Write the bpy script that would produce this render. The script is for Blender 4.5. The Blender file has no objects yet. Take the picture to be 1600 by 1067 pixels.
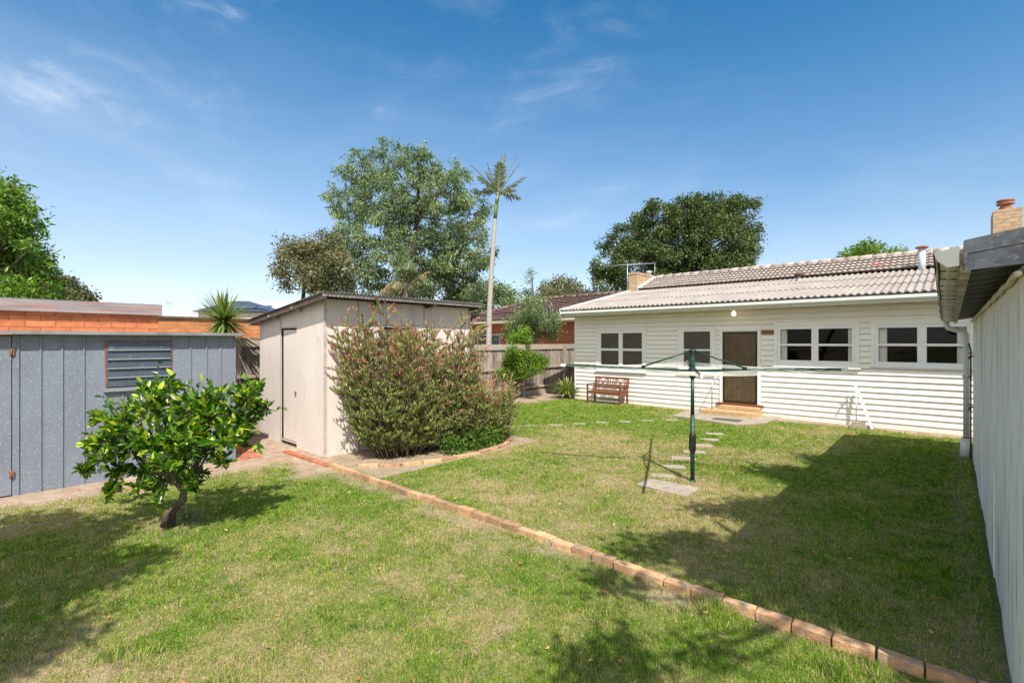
import bpy, math, random
import numpy as np
from mathutils import Vector
random.seed(7)
RNG = np.random.default_rng(7)
SC = bpy.context.scene
COL = SC.collection
R = math.radians
# ------------------------------------------------------------------ camera, sky, sun
# world axes follow the yard: +Y away along the garage wall, +X to the right along the house wall
H = 2.05; F = 760.0
YAW = 42.15
CA, SA = math.cos(R(YAW)), math.sin(R(YAW))
cam = bpy.data.cameras.new('camera'); camo = bpy.data.objects.new('camera', cam); COL.objects.link(camo)
cam.sensor_width = 36; cam.lens = 36*F/1600; cam.clip_start = .05; cam.clip_end = 3000
camo.location = (0, 0, H); camo.rotation_euler = (R(90), 0, R(YAW)); SC.camera = camo
SUN_AZ = (0.816, -0.578); SUN_EL = 51.6
SX = Vector((SUN_AZ[0]*math.cos(R(SUN_EL)), SUN_AZ[1]*math.cos(R(SUN_EL)), math.sin(R(SUN_EL)))).normalized()
sl = bpy.data.lights.new('sun', 'SUN'); so = bpy.data.objects.new('sun', sl); COL.objects.link(so)
sl.energy = 4.3; sl.angle = R(.55); sl.color = (1, .94, .84)
so.rotation_euler = SX.to_track_quat('Z', 'Y').to_euler(); so.location = (0, 0, 30)
SC.view_settings.view_transform = 'Standard'; SC.view_settings.look = 'None'
SC.view_settings.exposure = 0.78; SC.view_settings.gamma = 1
W = bpy.data.worlds.new('World'); SC.world = W; W.use_nodes = True
nt = W.node_tree; N = nt.nodes; L = nt.links
bg = N['Background']
sky = N.new('ShaderNodeTexSky'); sky.sky_type = 'NISHITA'; sky.sun_disc = False
sky.sun_elevation = R(SUN_EL); sky.sun_rotation = math.atan2(SUN_AZ[0], SUN_AZ[1])
sky.air_density = 1.0; sky.dust_density = 0.35; sky.ozone_density = 3.0; sky.altitude = 0
hs = N.new('ShaderNodeHueSaturation'); hs.inputs['Saturation'].default_value = 1.1
L.new(sky.outputs[0], hs.inputs['Color'])
tc0 = N.new('ShaderNodeTexCoord'); sp0 = N.new('ShaderNodeSeparateXYZ'); L.new(tc0.outputs['Generated'], sp0.inputs[0])
tr0 = N.new('ShaderNodeMapRange'); tr0.inputs[1].default_value = .02; tr0.inputs[2].default_value = .55; tr0.interpolation_type = 'SMOOTHSTEP'; L.new(sp0.outputs[2], tr0.inputs[0])
tm0 = N.new('ShaderNodeMix'); tm0.data_type = 'RGBA'; L.new(tr0.outputs[0], tm0.inputs[0]); tm0.inputs[6].default_value = (.98, .97, .97, 1); tm0.inputs[7].default_value = (.40, 1.0, 1.12, 1)
tv0 = N.new('ShaderNodeVectorMath'); tv0.operation = 'MULTIPLY'; L.new(hs.outputs[0], tv0.inputs[0]); L.new(tm0.outputs[2], tv0.inputs[1])
tc = N.new('ShaderNodeTexCoord')
def wnoise(scale, rot, sc, lo, hi, det=6, dist=0.0):
    mp = N.new('ShaderNodeMapping'); mp.inputs['Rotation'].default_value = rot; mp.inputs['Scale'].default_value = sc
    n = N.new('ShaderNodeTexNoise'); n.inputs['Scale'].default_value = scale; n.inputs['Detail'].default_value = det
    n.inputs['Roughness'].default_value = .6; n.inputs['Distortion'].default_value = dist
    r = N.new('ShaderNodeMapRange'); r.inputs[1].default_value = lo; r.inputs[2].default_value = hi; r.interpolation_type = 'SMOOTHSTEP'
    L.new(tc.outputs['Generated'], mp.inputs[0]); L.new(mp.outputs[0], n.inputs['Vector']); L.new(n.outputs[0], r.inputs[0])
    return r.outputs[0]
def wmath(op, a, b):
    m = N.new('ShaderNodeMath'); m.operation = op; m.use_clamp = True
    for i, x in enumerate((a, b)):
        if isinstance(x, (int, float)): m.inputs[i].default_value = x
        else: L.new(x, m.inputs[i])
    return m.outputs[0]
wisps = wnoise(3.2, (0, 0, R(25)), (1, 2.2, 5.5), .48, .78, 8, .6)
broad = wnoise(1.25, (R(10), 0, R(-10)), (1, 1, 3.0), .42, .75, 4, .3)
sep = N.new('ShaderNodeSeparateXYZ'); L.new(tc.outputs['Generated'], sep.inputs[0])
# thin cirrus veil gets denser towards the horizon
hz = N.new('ShaderNodeMapRange'); hz.inputs[1].default_value = .6; hz.inputs[2].default_value = 0.0; hz.interpolation_type = 'SMOOTHSTEP'
L.new(sep.outputs[2], hz.inputs[0])
lf = N.new('ShaderNodeMapRange'); lf.inputs[1].default_value = .15; lf.inputs[2].default_value = .95
lfm = N.new('ShaderNodeMath'); lfm.operation = 'MULTIPLY'; lfm.inputs[1].default_value = -1; L.new(sep.outputs[0], lfm.inputs[0]); L.new(lfm.outputs[0], lf.inputs[0])
c = wmath('MULTIPLY', wisps, broad)
c = wmath('MULTIPLY', c, .72)
c2 = wmath('MULTIPLY', wmath('MULTIPLY', hz.outputs[0], wmath('ADD', wmath('MULTIPLY', broad, .5), .42)), wmath('ADD', wmath('MULTIPLY', lf.outputs[0], .6), .4))
c3 = wmath('ADD', wmath('MULTIPLY', c, wmath('ADD', wmath('MULTIPLY', lf.outputs[0], .9), .10)), wmath('MULTIPLY', c2, .9))
mx = N.new('ShaderNodeMix'); mx.data_type = 'RGBA'; L.new(c3, mx.inputs[0]); L.new(tv0.outputs[0], mx.inputs[6]); mx.inputs[7].default_value = (6.9, 7.3, 7.9, 1)
# unseen bright cloud bank added on the sun's side, behind the photographer, for fill light
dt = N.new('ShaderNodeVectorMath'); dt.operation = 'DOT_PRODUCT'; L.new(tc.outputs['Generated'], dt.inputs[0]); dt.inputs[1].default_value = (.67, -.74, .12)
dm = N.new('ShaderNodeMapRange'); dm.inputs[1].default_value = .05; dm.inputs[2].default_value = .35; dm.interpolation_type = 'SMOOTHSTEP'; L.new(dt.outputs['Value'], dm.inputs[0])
fill_cloud = wnoise(1.6, (0, 0, 0), (1, 1, 1.8), .36, .50, 7, .2)
mb_ = N.new('ShaderNodeMix'); mb_.data_type = 'RGBA'; L.new(wmath('MULTIPLY', dm.outputs[0], fill_cloud), mb_.inputs[0]); L.new(mx.outputs[2], mb_.inputs[6]); mb_.inputs[7].default_value = (9.6, 9.4, 9.1, 1)
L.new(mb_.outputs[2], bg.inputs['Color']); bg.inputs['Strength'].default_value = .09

# ------------------------------------------------------------------ view geometry helpers (real distances)
def P(u, v, d):                       # photo pixel at depth d -> world point
    r = (u-800)/F*d
    return Vector((-SA*d+CA*r, CA*d+SA*r, H+(533.5-v)/F*d))
def G(u, v, z=0.0):                   # point where a pixel meets the ground at height z
    return P(u, v, (H-z)*F/(v-533.5))
def XY(u, Y):                         # X where column u meets plane Y
    t = (u-800)/F; return Y*(CA*t-SA)/(CA+SA*t)
def YX(u, X):
    t = (u-800)/F; return X*(CA+SA*t)/(CA*t-SA)
def dep(X, Y): return -SA*X+CA*Y
def Z(v, X, Y): return H+(533.5-v)/F*dep(X, Y)

# ------------------------------------------------------------------ noise for fields
def vnoise(x, y, s, seed):
    g = np.random.default_rng(seed).random((256, 256))
    x = np.asarray(x)/s+37.3; y = np.asarray(y)/s+91.7
    xi = np.floor(x).astype(int); yi = np.floor(y).astype(int); fx = x-xi; fy = y-yi
    fx = fx*fx*(3-2*fx); fy = fy*fy*(3-2*fy)
    a = g[xi % 256, yi % 256]; b = g[(xi+1) % 256, yi % 256]; c_ = g[xi % 256, (yi+1) % 256]; d = g[(xi+1) % 256, (yi+1) % 256]
    return (a*(1-fx)+b*fx)*(1-fy)+(c_*(1-fx)+d*fx)*fy
def fbm(x, y, s, seed, o=4):
    t = 0; w = 0
    for i in range(o): t = t+vnoise(x, y, s/2**i, seed+i)*.55**i; w += .55**i
    return t/w
def ss(x, a, b):
    t = np.clip((x-a)/(b-a), 0, 1); return t*t*(3-2*t)

# ------------------------------------------------------------------ materials
def newmat(name):
    m = bpy.data.materials.new(name); m.use_nodes = True
    return m, m.node_tree.nodes, m.node_tree.links, m.node_tree.nodes['Principled BSDF']
def rgba(c): return (c[0], c[1], c[2], 1)
def mat(name, c1, c2=None, rough=.7, scale=4, mapping=(1, 1, 1), lo=.35, hi=.65, bump=0, bscale=60, metal=0, rnd=0, c3=None, s3=1.3, lo3=.55, hi3=.7, spec=.4, coord='Object', detail=6):
    """two tones mixed by noise, an optional third stain tone, fine bump, per-piece variation from attribute rnd"""
    m, n, l, b = newmat(name)
    b.inputs['Roughness'].default_value = rough; b.inputs['Metallic'].default_value = metal; b.inputs['Specular IOR Level'].default_value = spec
    t = n.new('ShaderNodeTexCoord'); mp = n.new('ShaderNodeMapping'); mp.inputs['Scale'].default_value = mapping
    l.new(t.outputs[coord], mp.inputs[0])
    def noise(s, a, b_):
        x = n.new('ShaderNodeTexNoise'); x.inputs['Scale'].default_value = s; x.inputs['Detail'].default_value = detail; x.inputs['Roughness'].default_value = .62
        l.new(mp.outputs[0], x.inputs['Vector'])
        r = n.new('ShaderNodeMapRange'); r.inputs[1].default_value = a; r.inputs[2].default_value = b_; l.new(x.outputs[0], r.inputs[0])
        return r.outputs[0]
    c2 = c2 or tuple(x*.8 for x in c1)
    mxx = n.new('ShaderNodeMix'); mxx.data_type = 'RGBA'; l.new(noise(scale, lo, hi), mxx.inputs[0]); mxx.inputs[6].default_value = rgba(c1); mxx.inputs[7].default_value = rgba(c2)
    out = mxx.outputs[2]
    if c3:
        m3 = n.new('ShaderNodeMix'); m3.data_type = 'RGBA'; l.new(noise(s3, lo3, hi3), m3.inputs[0]); l.new(out, m3.inputs[6]); m3.inputs[7].default_value = rgba(c3); out = m3.outputs[2]
    if rnd:
        at = n.new('ShaderNodeAttribute'); at.attribute_name = 'rnd'
        r = n.new('ShaderNodeMapRange'); r.inputs[3].default_value = 1-rnd; r.inputs[4].default_value = 1+rnd; l.new(at.outputs['Fac'], r.inputs[0])
        vm = n.new('ShaderNodeVectorMath'); vm.operation = 'SCALE'; l.new(out, vm.inputs[0]); l.new(r.outputs[0], vm.inputs['Scale']); out = vm.outputs[0]
    l.new(out, b.inputs['Base Color'])
    if bump:
        x = n.new('ShaderNodeTexNoise'); x.inputs['Scale'].default_value = bscale; x.inputs['Detail'].default_value = 5; l.new(mp.outputs[0], x.inputs['Vector'])
        bp = n.new('ShaderNodeBump'); bp.inputs['Strength'].default_value = bump; bp.inputs['Distance'].default_value = .01; l.new(x.outputs[0], bp.inputs['Height']); l.new(bp.outputs[0], b.inputs['Normal'])
    return m
def brickmat(name, ca, cb, mortar, bw=.24, bh=.086, ms=.010, bump=.6, stain=None):
    m, n, l, b = newmat(name); b.inputs['Roughness'].default_value = .85
    t = n.new('ShaderNodeTexCoord'); br = n.new('ShaderNodeTexBrick')
    br.inputs['Scale'].default_value = 1; br.inputs['Brick Width'].default_value = bw; br.inputs['Row Height'].default_value = bh; br.inputs['Mortar Size'].default_value = ms
    br.inputs['Color1'].default_value = rgba(ca); br.inputs['Color2'].default_value = rgba(cb); br.inputs['Mortar'].default_value = rgba(mortar); br.inputs['Mortar Smooth'].default_value = .15
    l.new(t.outputs['UV'], br.inputs['Vector'])
    ns = n.new('ShaderNodeTexNoise'); ns.inputs['Scale'].default_value = 9; ns.inputs['Detail'].default_value = 6; l.new(t.outputs['UV'], ns.inputs['Vector'])
    r = n.new('ShaderNodeMapRange'); r.inputs[1].default_value = .3; r.inputs[2].default_value = .7; r.inputs[3].default_value = .78; r.inputs[4].default_value = 1.15; l.new(ns.outputs[0], r.inputs[0])
    vm = n.new('ShaderNodeVectorMath'); vm.operation = 'SCALE'; l.new(br.outputs['Color'], vm.inputs[0]); l.new(r.outputs[0], vm.inputs['Scale'])
    l.new(vm.outputs[0], b.inputs['Base Color'])
    iv = n.new('ShaderNodeMath'); iv.operation = 'SUBTRACT'; iv.inputs[0].default_value = 1; l.new(br.outputs['Fac'], iv.inputs[1])
    bp = n.new('ShaderNodeBump'); bp.inputs['Strength'].default_value = bump; bp.inputs['Distance'].default_value = .008; l.new(iv.outputs[0], bp.inputs['Height']); l.new(bp.outputs[0], b.inputs['Normal'])
    return m
def leafmat(name, stops, trans=.35, rough=.45, tcol=(.35, .5, .05), spec=.35, attr='rnd'):
    m, n, l, b = newmat(name)
    at = n.new('ShaderNodeAttribute'); at.attribute_name = attr
    cr = n.new('ShaderNodeValToRGB'); e = cr.color_ramp.elements
    e[0].position = stops[0][0]; e[0].color = rgba(stops[0][1]); e[1].position = stops[-1][0]; e[1].color = rgba(stops[-1][1])
    for p, c_ in stops[1:-1]:
        k = e.new(p); k.color = rgba(c_)
    l.new(at.outputs['Fac'], cr.inputs[0]); l.new(cr.outputs[0], b.inputs['Base Color'])
    b.inputs['Roughness'].default_value = rough; b.inputs['Specular IOR Level'].default_value = spec
    tr = n.new('ShaderNodeBsdfTranslucent')
    vm = n.new('ShaderNodeVectorMath'); vm.operation = 'MULTIPLY'; l.new(cr.outputs[0], vm.inputs[0]); vm.inputs[1].default_value = tcol
    l.new(vm.outputs[0], tr.inputs['Color'])
    ms = n.new('ShaderNodeMixShader'); ms.inputs[0].default_value = trans
    l.new(b.outputs[0], ms.inputs[1]); l.new(tr.outputs[0], ms.inputs[2]); l.new(ms.outputs[0], n['Material Output'].inputs['Surface'])
    return m

M = {}
M['wb'] = mat('painted_weatherboard', (.80, .775, .72), (.74, .715, .65), .5, 3, (1, 1, 6), bump=.12, bscale=25, rnd=.035, c3=(.55, .54, .46), s3=2.2, lo3=.62, hi3=.85)
M['white'] = mat('white_gloss_trim', (.78, .79, .79), (.72, .73, .73), .35, 5, bump=.05)
M['eave'] = mat('cream_eave_paint', (.72, .68, .55), (.64, .59, .46), .6, 3)
M['gut'] = mat('pale_gutter_paint', (.70, .72, .71), (.62, .64, .63), .4, 3, (1, 8, 8), bump=.05)
M['super'] = mat('weathered_cement_sheet', (.33, .295, .27), (.25, .22, .20), .9, 2.0, (1, .5, 1), bump=.5, bscale=70, c3=(.27, .24, .21), s3=5, lo3=.55, hi3=.8)
M['tile'] = mat('weathered_concrete_tile', (.41, .35, .315), (.29, .25, .225), .9, 5, bump=.5, bscale=60, rnd=.15, c3=(.13, .115, .10), s3=7, lo3=.52, hi3=.75)
M['ntile'] = mat('brown_roof_tile', (.19, .12, .10), (.11, .078, .068), .8, 7, bump=.4, rnd=.35, c3=(.34, .25, .22), s3=4, lo3=.56, hi3=.74)
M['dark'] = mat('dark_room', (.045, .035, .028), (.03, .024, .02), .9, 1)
M['screen'] = mat('brown_flyscreen', (.085, .068, .052), (.065, .052, .04), .55, 3, bump=.4, bscale=300)
M['curtain'] = mat('sheer_white_curtain', (.92, .90, .86), (.8, .78, .74), .9, 3, (20, 20, .4))
M['doorbrown'] = mat('brown_security_mesh', (.05, .032, .02), (.035, .022, .014), .35, 5, metal=.3)
M['grille'] = mat('bronze_diamond_grille', (.30, .22, .14), (.22, .16, .10), .35, 5, metal=.4)
M['cream_brick'] = brickmat('cream_chimney_brick', (.56, .36, .18), (.40, .25, .12), (.33, .28, .23), ms=.018)
M['step_brick'] = brickmat('cream_step_brick', (.54, .34, .14), (.43, .26, .11), (.42, .34, .25), bh=.075)
M['orange_brick'] = brickmat('orange_painted_brick', (.60, .20, .08), (.47, .145, .06), (.28, .08, .04), bw=.40, bh=.105, ms=.006)
M['far_orange_brick'] = brickmat('orange_face_brick', (.62, .22, .07), (.48, .16, .05), (.35, .22, .14), bw=.3, bh=.105, ms=.012)
M['nbrick'] = brickmat('red_neighbour_brick', (.52, .17, .075), (.42, .13, .06), (.36, .19, .12))
M['hinge'] = mat('rusty_metal', (.26, .11, .06), (.13, .07, .05), .8, 12, bump=.4)
M['redpaint'] = mat('red_tap_paint', (.45, .05, .03), (.3, .03, .02), .5, 12)
M['galv'] = mat('galvanised_steel', (.40, .44, .49), (.31, .345, .39), .42, 30, bump=.05, metal=.55, c3=(.23, .24, .26), s3=2.2, lo3=.6, hi3=.8)
M['steel_wall'] = mat('grey_spangled_sheet', (.18, .205, .255), (.15, .17, .21), .5, 2.2, (1, 1, .6), bump=.08, bscale=40, metal=0, c3=(.33, .355, .40), s3=52, lo3=.54, hi3=.72, spec=.5)
M['flash'] = mat('blotchy_zinc_flashing', (.23, .25, .30), (.11, .12, .145), .5, 9, (1, 1, 1.2), bump=.15, metal=.5, c3=(.30, .31, .33), s3=26, lo3=.56, hi3=.7)
M['green_metal'] = mat('dark_green_enamel', (.010, .058, .036), (.007, .042, .026), .4, 6)
M['black'] = mat('black_plastic', (.012, .012, .013), (.02, .02, .02), .45, 6)
M['wire'] = mat('white_plastic_line', (.75, .75, .70), (.66, .66, .6), .5, 6)
M['teak'] = mat('red_brown_timber', (.20, .065, .03), (.13, .04, .02), .45, 8, (3, 3, 12), bump=.2, rnd=.2)
M['fence'] = mat('weathered_grey_paling', (.33, .28, .235), (.17, .14, .12), .9, 5, (6, 6, .6), bump=.5, bscale=40, rnd=.42, c3=(.10, .08, .06), s3=5, lo3=.56, hi3=.78)
M['fencerail'] = mat('weathered_fence_rail', (.40, .35, .29), (.28, .24, .19), .9, 6, (6, .6, 6), bump=.5, rnd=.15)
M['oldboard'] = mat('peeling_grey_board', (.32, .27, .27), (.20, .16, .165), .85, 3, (2, .35, 5), bump=.4, c3=(.40, .15, .09), s3=3.5, lo3=.56, hi3=.7)
M['shed'] = mat('dusty_painted_cement_sheet', (.68, .61, .57), (.61, .545, .505), .85, 1.6, (1, 1, .5), bump=.15, c3=(.44, .37, .32), s3=2.5, lo3=.56, hi3=.85)
M['shedtrim'] = mat('weathered_cream_trim', (.52, .46, .42), (.36, .31, .28), .85, 8, bump=.3)
M['corr'] = mat('corrugated_zinc', (.34, .35, .36), (.24, .24, .245), .5, 3, metal=.5, c3=(.24, .16, .12), s3=3, lo3=.55, hi3=.75)
M['concrete'] = mat('aged_concrete', (.36, .31, .25), (.26, .22, .175), .92, 6, bump=.5, bscale=70, c3=(.24, .205, .17), s3=4, lo3=.55, hi3=.8, rnd=.12)
M['edge_brick'] = mat('sunworn_edging_brick', (.54, .33, .18), (.40, .225, .12), .9, 16, bump=1.0, bscale=70, rnd=.28, c3=(.26, .21, .165), s3=9, lo3=.50, hi3=.66)
M['red_brick'] = mat('worn_red_brick', (.42, .13, .06), (.30, .10, .055), .9, 14, bump=.7, rnd=.25, c3=(.40, .30, .23), s3=6, lo3=.55, hi3=.7)
M['bark'] = mat('grey_brown_bark', (.13, .10, .075), (.06, .045, .034), .95, 8, (2, 2, .6), bump=.9, bscale=25)
M['palebark'] = mat('pale_ringed_bark', (.42, .40, .36), (.27, .25, .22), .9, 6, (1, 1, 9), bump=.5)
M['cap'] = mat('terracotta_pot', (.35, .14, .08), (.2, .08, .05), .8, 9)
M['cream'] = mat('cream_gutter', (.62, .58, .47), (.5, .46, .37), .6, 5)
M['mat'] = mat('grey_rubber_mat', (.12, .105, .09), (.08, .07, .06), .95, 12, bump=.6)
M['farroof'] = mat('dark_far_roof', (.06, .065, .08), (.045, .05, .06), .4, 3)
M['paleroof'] = mat('pale_far_roof', (.50, .55, .62), (.44, .5, .56), .5, 3)
# stained garage wall: real streaks that run down from the eaves
M['gwall'] = mat('streaked_garage_sheet', (.90, .86, .79), (.83, .79, .71), .85, 3, (1, 1, .16), lo=.35, hi=.7, bump=0, c3=(.46, .41, .34), s3=8, lo3=.54, hi3=.68)
M['dirtywhite'] = mat('dirty_white_gutter', (.62, .60, .55), (.46, .43, .37), .6, 6, (4, 1, 1), bump=.2, c3=(.13, .115, .09), s3=5, lo3=.56, hi3=.76)
M['flaking'] = mat('flaking_fascia', (.45, .41, .35), (.25, .21, .17), .9, 10, bump=1.0, bscale=30, c3=(.6, .57, .52), s3=8, lo3=.5, hi3=.6)
gm, n_, l_, b_ = newmat('window_glass')
b_.inputs['Base Color'].default_value = (.9, .95, .95, 1); b_.inputs['Roughness'].default_value = .02
tb = n_.new('ShaderNodeBsdfTransparent'); tb.inputs[0].default_value = (.97, .98, .97, 1); gl = n_.new('ShaderNodeBsdfGlossy'); gl.inputs['Roughness'].default_value = .03
fr = n_.new('ShaderNodeFresnel'); fr.inputs[0].default_value = 1.32; mm = n_.new('ShaderNodeMixShader')
l_.new(fr.outputs[0], mm.inputs[0]); l_.new(tb.outputs[0], mm.inputs[1]); l_.new(gl.outputs[0], mm.inputs[2]); l_.new(mm.outputs[0], n_['Material Output'].inputs[0]); M['glass'] = gm
bm_, n_, l_, b_ = newmat('lit_bulb'); b_.inputs['Emission Color'].default_value = (1, .72, .4, 1); b_.inputs['Emission Strength'].default_value = 2.2; b_.inputs['Base Color'].default_value = (.8, .75, .6, 1); M['bulb'] = bm_

# ------------------------------------------------------------------ mesh building
WL = {}
def wl(o): return WL.get(o.name, Vector((0, 0, 0))) if o else Vector((0, 0, 0))
def tag(o, label=None, cat=None, group=None, kind=None):
    if label: o['label'] = label
    if cat: o['category'] = cat
    if group: o['group'] = group
    if kind: o['kind'] = kind
    return o
def thing(name, loc, label, cat, group=None):
    o = bpy.data.objects.new(name, None); COL.objects.link(o); o.location = loc; o.empty_display_size = .2
    WL[o.name] = Vector(loc); return tag(o, label, cat, group)
def link(name, me, parent, loc):
    o = bpy.data.objects.new(name, me); COL.objects.link(o)
    if parent: o.parent = parent; WL[o.name] = wl(parent)
    else: o.location = loc; WL[o.name] = Vector(loc)
    return o
def np_mesh(name, verts, tris, material, parent=None, loc=(0, 0, 0), attrs=None, smooth=False):
    off = wl(parent) if parent else Vector(loc)
    verts = np.asarray(verts, dtype=np.float32)-np.array(off, dtype=np.float32)
    tris = np.asarray(tris, dtype=np.int32)
    me = bpy.data.meshes.new(name); k = tris.shape[1]
    me.vertices.add(len(verts)); me.vertices.foreach_set('co', verts.ravel())
    me.loops.add(tris.size); me.loops.foreach_set('vertex_index', tris.ravel())
    me.polygons.add(len(tris)); me.polygons.foreach_set('loop_start', np.arange(0, tris.size, k, dtype=np.int32))
    try: me.polygons.foreach_set('loop_total', np.full(len(tris), k, dtype=np.int32))
    except Exception: pass
    if smooth: me.polygons.foreach_set('use_smooth', np.ones(len(tris), dtype=bool))
    for a, v in (attrs or {}).items():
        at = me.attributes.new(a, 'FLOAT', 'POINT'); at.data.foreach_set('value', np.asarray(v, dtype=np.float32))
    me.update(calc_edges=True); me.materials.append(material)
    return link(name, me, parent, loc)
class MB:
    def __init__(s): s.v = []; s.f = []; s.r = []; s.sm = []
    def add(s, vs, fs, smooth=False, rnd=None):
        b = len(s.v); rn = random.random() if rnd is None else rnd
        s.v += [tuple(x) for x in vs]; s.r += [rn]*len(vs)
        s.f += [tuple(b+i for i in f) for f in fs]; s.sm += [smooth]*len(fs); return s
    def box(s, x0, x1, y0, y1, z0, z1, j=0.0):
        q = lambda: random.uniform(-j, j) if j else 0
        vs = [(x+q(), y+q(), z+q()) for z in (z0, z1) for y in (y0, y1) for x in (x0, x1)]
        return s.add(vs, [(0, 2, 3, 1), (4, 5, 7, 6), (0, 1, 5, 4), (2, 6, 7, 3), (0, 4, 6, 2), (1, 3, 7, 5)])
    def beam(s, a, b, w, h, up=(0, 0, 1), rnd=None):       # rectangular bar between two points
        a = Vector(a); b = Vector(b); d = (b-a).normalized(); u = Vector(up)
        if abs(d.dot(u)) > .98: u = Vector((1, 0, 0))
        sd = d.cross(u).normalized()*w/2; uu = sd.cross(d).normalized()*h/2
        vs = [p+i*sd+k*uu for p in (a, b) for i, k in ((-1, -1), (1, -1), (1, 1), (-1, 1))]
        return s.add(vs, [(3, 2, 1, 0), (4, 5, 6, 7), (0, 1, 5, 4), (1, 2, 6, 5), (2, 3, 7, 6), (3, 0, 4, 7)], rnd=rnd)
    def prism(s, pts, ax, a0, a1):                          # extrude a 2-D outline along X (0) or Y (1) or Z (2)
        mk = {0: lambda p, t: (t, p[0], p[1]), 1: lambda p, t: (p[0], t, p[1]), 2: lambda p, t: (p[0], p[1], t)}[ax]
        n = len(pts); vs = [mk(p, a0) for p in pts]+[mk(p, a1) for p in pts]
        return s.add(vs, [tuple(range(n))[::-1], tuple(range(n, 2*n))]+[(i, (i+1) % n, n+(i+1) % n, n+i) for i in range(n)])
    def tube(s, pts, rad, n=8, cap=True, smooth=True):
        pts = [Vector(p) for p in pts]; k = len(pts)
        if not hasattr(rad, '__len__'): rad = [rad]*k
        vs = []; prev = None
        for i, p in enumerate(pts):
            d = (pts[min(i+1, k-1)]-pts[max(i-1, 0)]).normalized()
            if prev is None: prev = Vector((1, 0, 0)) if abs(d.x) < .8 else Vector((0, 1, 0))
            a = (prev-d*prev.dot(d)).normalized(); prev = a; b = d.cross(a)
            vs += [p+(a*math.cos(t)+b*math.sin(t))*rad[i] for t in (2*math.pi*j/n for j in range(n))]
        fs = [(i*n+j, i*n+(j+1) % n, (i+1)*n+(j+1) % n, (i+1)*n+j) for i in range(k-1) for j in range(n)]
        if cap: fs += [tuple(range(n))[::-1], tuple((k-1)*n+j for j in range(n))]
        return s.add(vs, fs, smooth)
    def lathe(s, c, prof, n=16):                            # (radius, z) rings about a vertical axis
        vs = [(c[0]+r*math.cos(2*math.pi*j/n), c[1]+r*math.sin(2*math.pi*j/n), c[2]+z) for r, z in prof for j in range(n)]
        k = len(prof)
        fs = [(i*n+j, i*n+(j+1) % n, (i+1)*n+(j+1) % n, (i+1)*n+j) for i in range(k-1) for j in range(n)]
        return s.add(vs, fs+[tuple(range(n))[::-1], tuple((k-1)*n+j for j in range(n))], True)
    def build(s, name, material, parent=None, loc=(0, 0, 0), bevel=0):
        off = wl(parent) if parent else Vector(loc)
        me = bpy.data.meshes.new(name); me.from_pydata([(x-off.x, y-off.y, z-off.z) for x, y, z in s.v], [], s.f); me.update()
        me.polygons.foreach_set('use_smooth', s.sm)
        at = me.attributes.new('rnd', 'FLOAT', 'POINT'); at.data.foreach_set('value', s.r)
        uv = me.uv_layers.new(name='UVMap')
        for p in me.polygons:
            nx, ny, nz = (abs(t) for t in p.normal)
            for li in p.loop_indices:
                co = s.v[me.loops[li].vertex_index]
                uv.data[li].uv = (co[1], co[2]) if nx > ny and nx > nz else ((co[0], co[2]) if ny > nz else (co[0], co[1]))
        me.materials.append(material); o = link(name, me, parent, loc)
        if bevel:
            b = o.modifiers.new('bevel', 'BEVEL'); b.width = bevel; b.segments = 2; b.limit_method = 'ANGLE'
        return o

def wave_sheet(mb, o, A, la, U, lu, wave, amp, course=None, lift=.03, step=None, lim=None, round_=False, drop=.02, under=.05):
    """roof sheet: waves along A, courses up U; course=None is one sheet"""
    o = Vector(o); A = Vector(A).normalized(); U = Vector(U).normalized(); Nn = A.cross(U).normalized()
    if Nn.z < 0: Nn = -Nn
    step = step or wave/8
    nc = 1 if course is None else int(math.ceil(lu/course)); cl = lu/nc
    for c_ in range(nc):
        a0, a1 = (0, la) if lim is None else lim((c_+.5)*cl)
        if a1-a0 < .1: continue
        n = max(2, int((a1-a0)/step)); vs = []
        s0, s1 = c_*cl, (c_+1)*cl+(.03 if c_ < nc-1 else 0)
        for q, (s_, hh) in enumerate(((s0, -drop if course else 0), (s0, lift if course else 0), (s1, 0))):
            for i in range(n+1):
                a = a0+(a1-a0)*i/n; t = 2*math.pi*a/wave; su = s_+(under if (course and q == 0) else 0)
                w = amp*(math.sin(t) if not round_ else (abs(math.sin(t/2))*2-1))
                vs.append(o+A*a+U*su+Nn*(hh+w*(1 if (q or not course) else .3)))
        m = n+1; fs = []
        rows = (0, 1) if course else (1,)
        for r_ in rows: fs += [(r_*m+i, r_*m+i+1, (r_+1)*m+i+1, (r_+1)*m+i) for i in range(n)]
        mb.add(vs, fs, smooth=not course)
        # thickness: underside
    return mb

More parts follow.
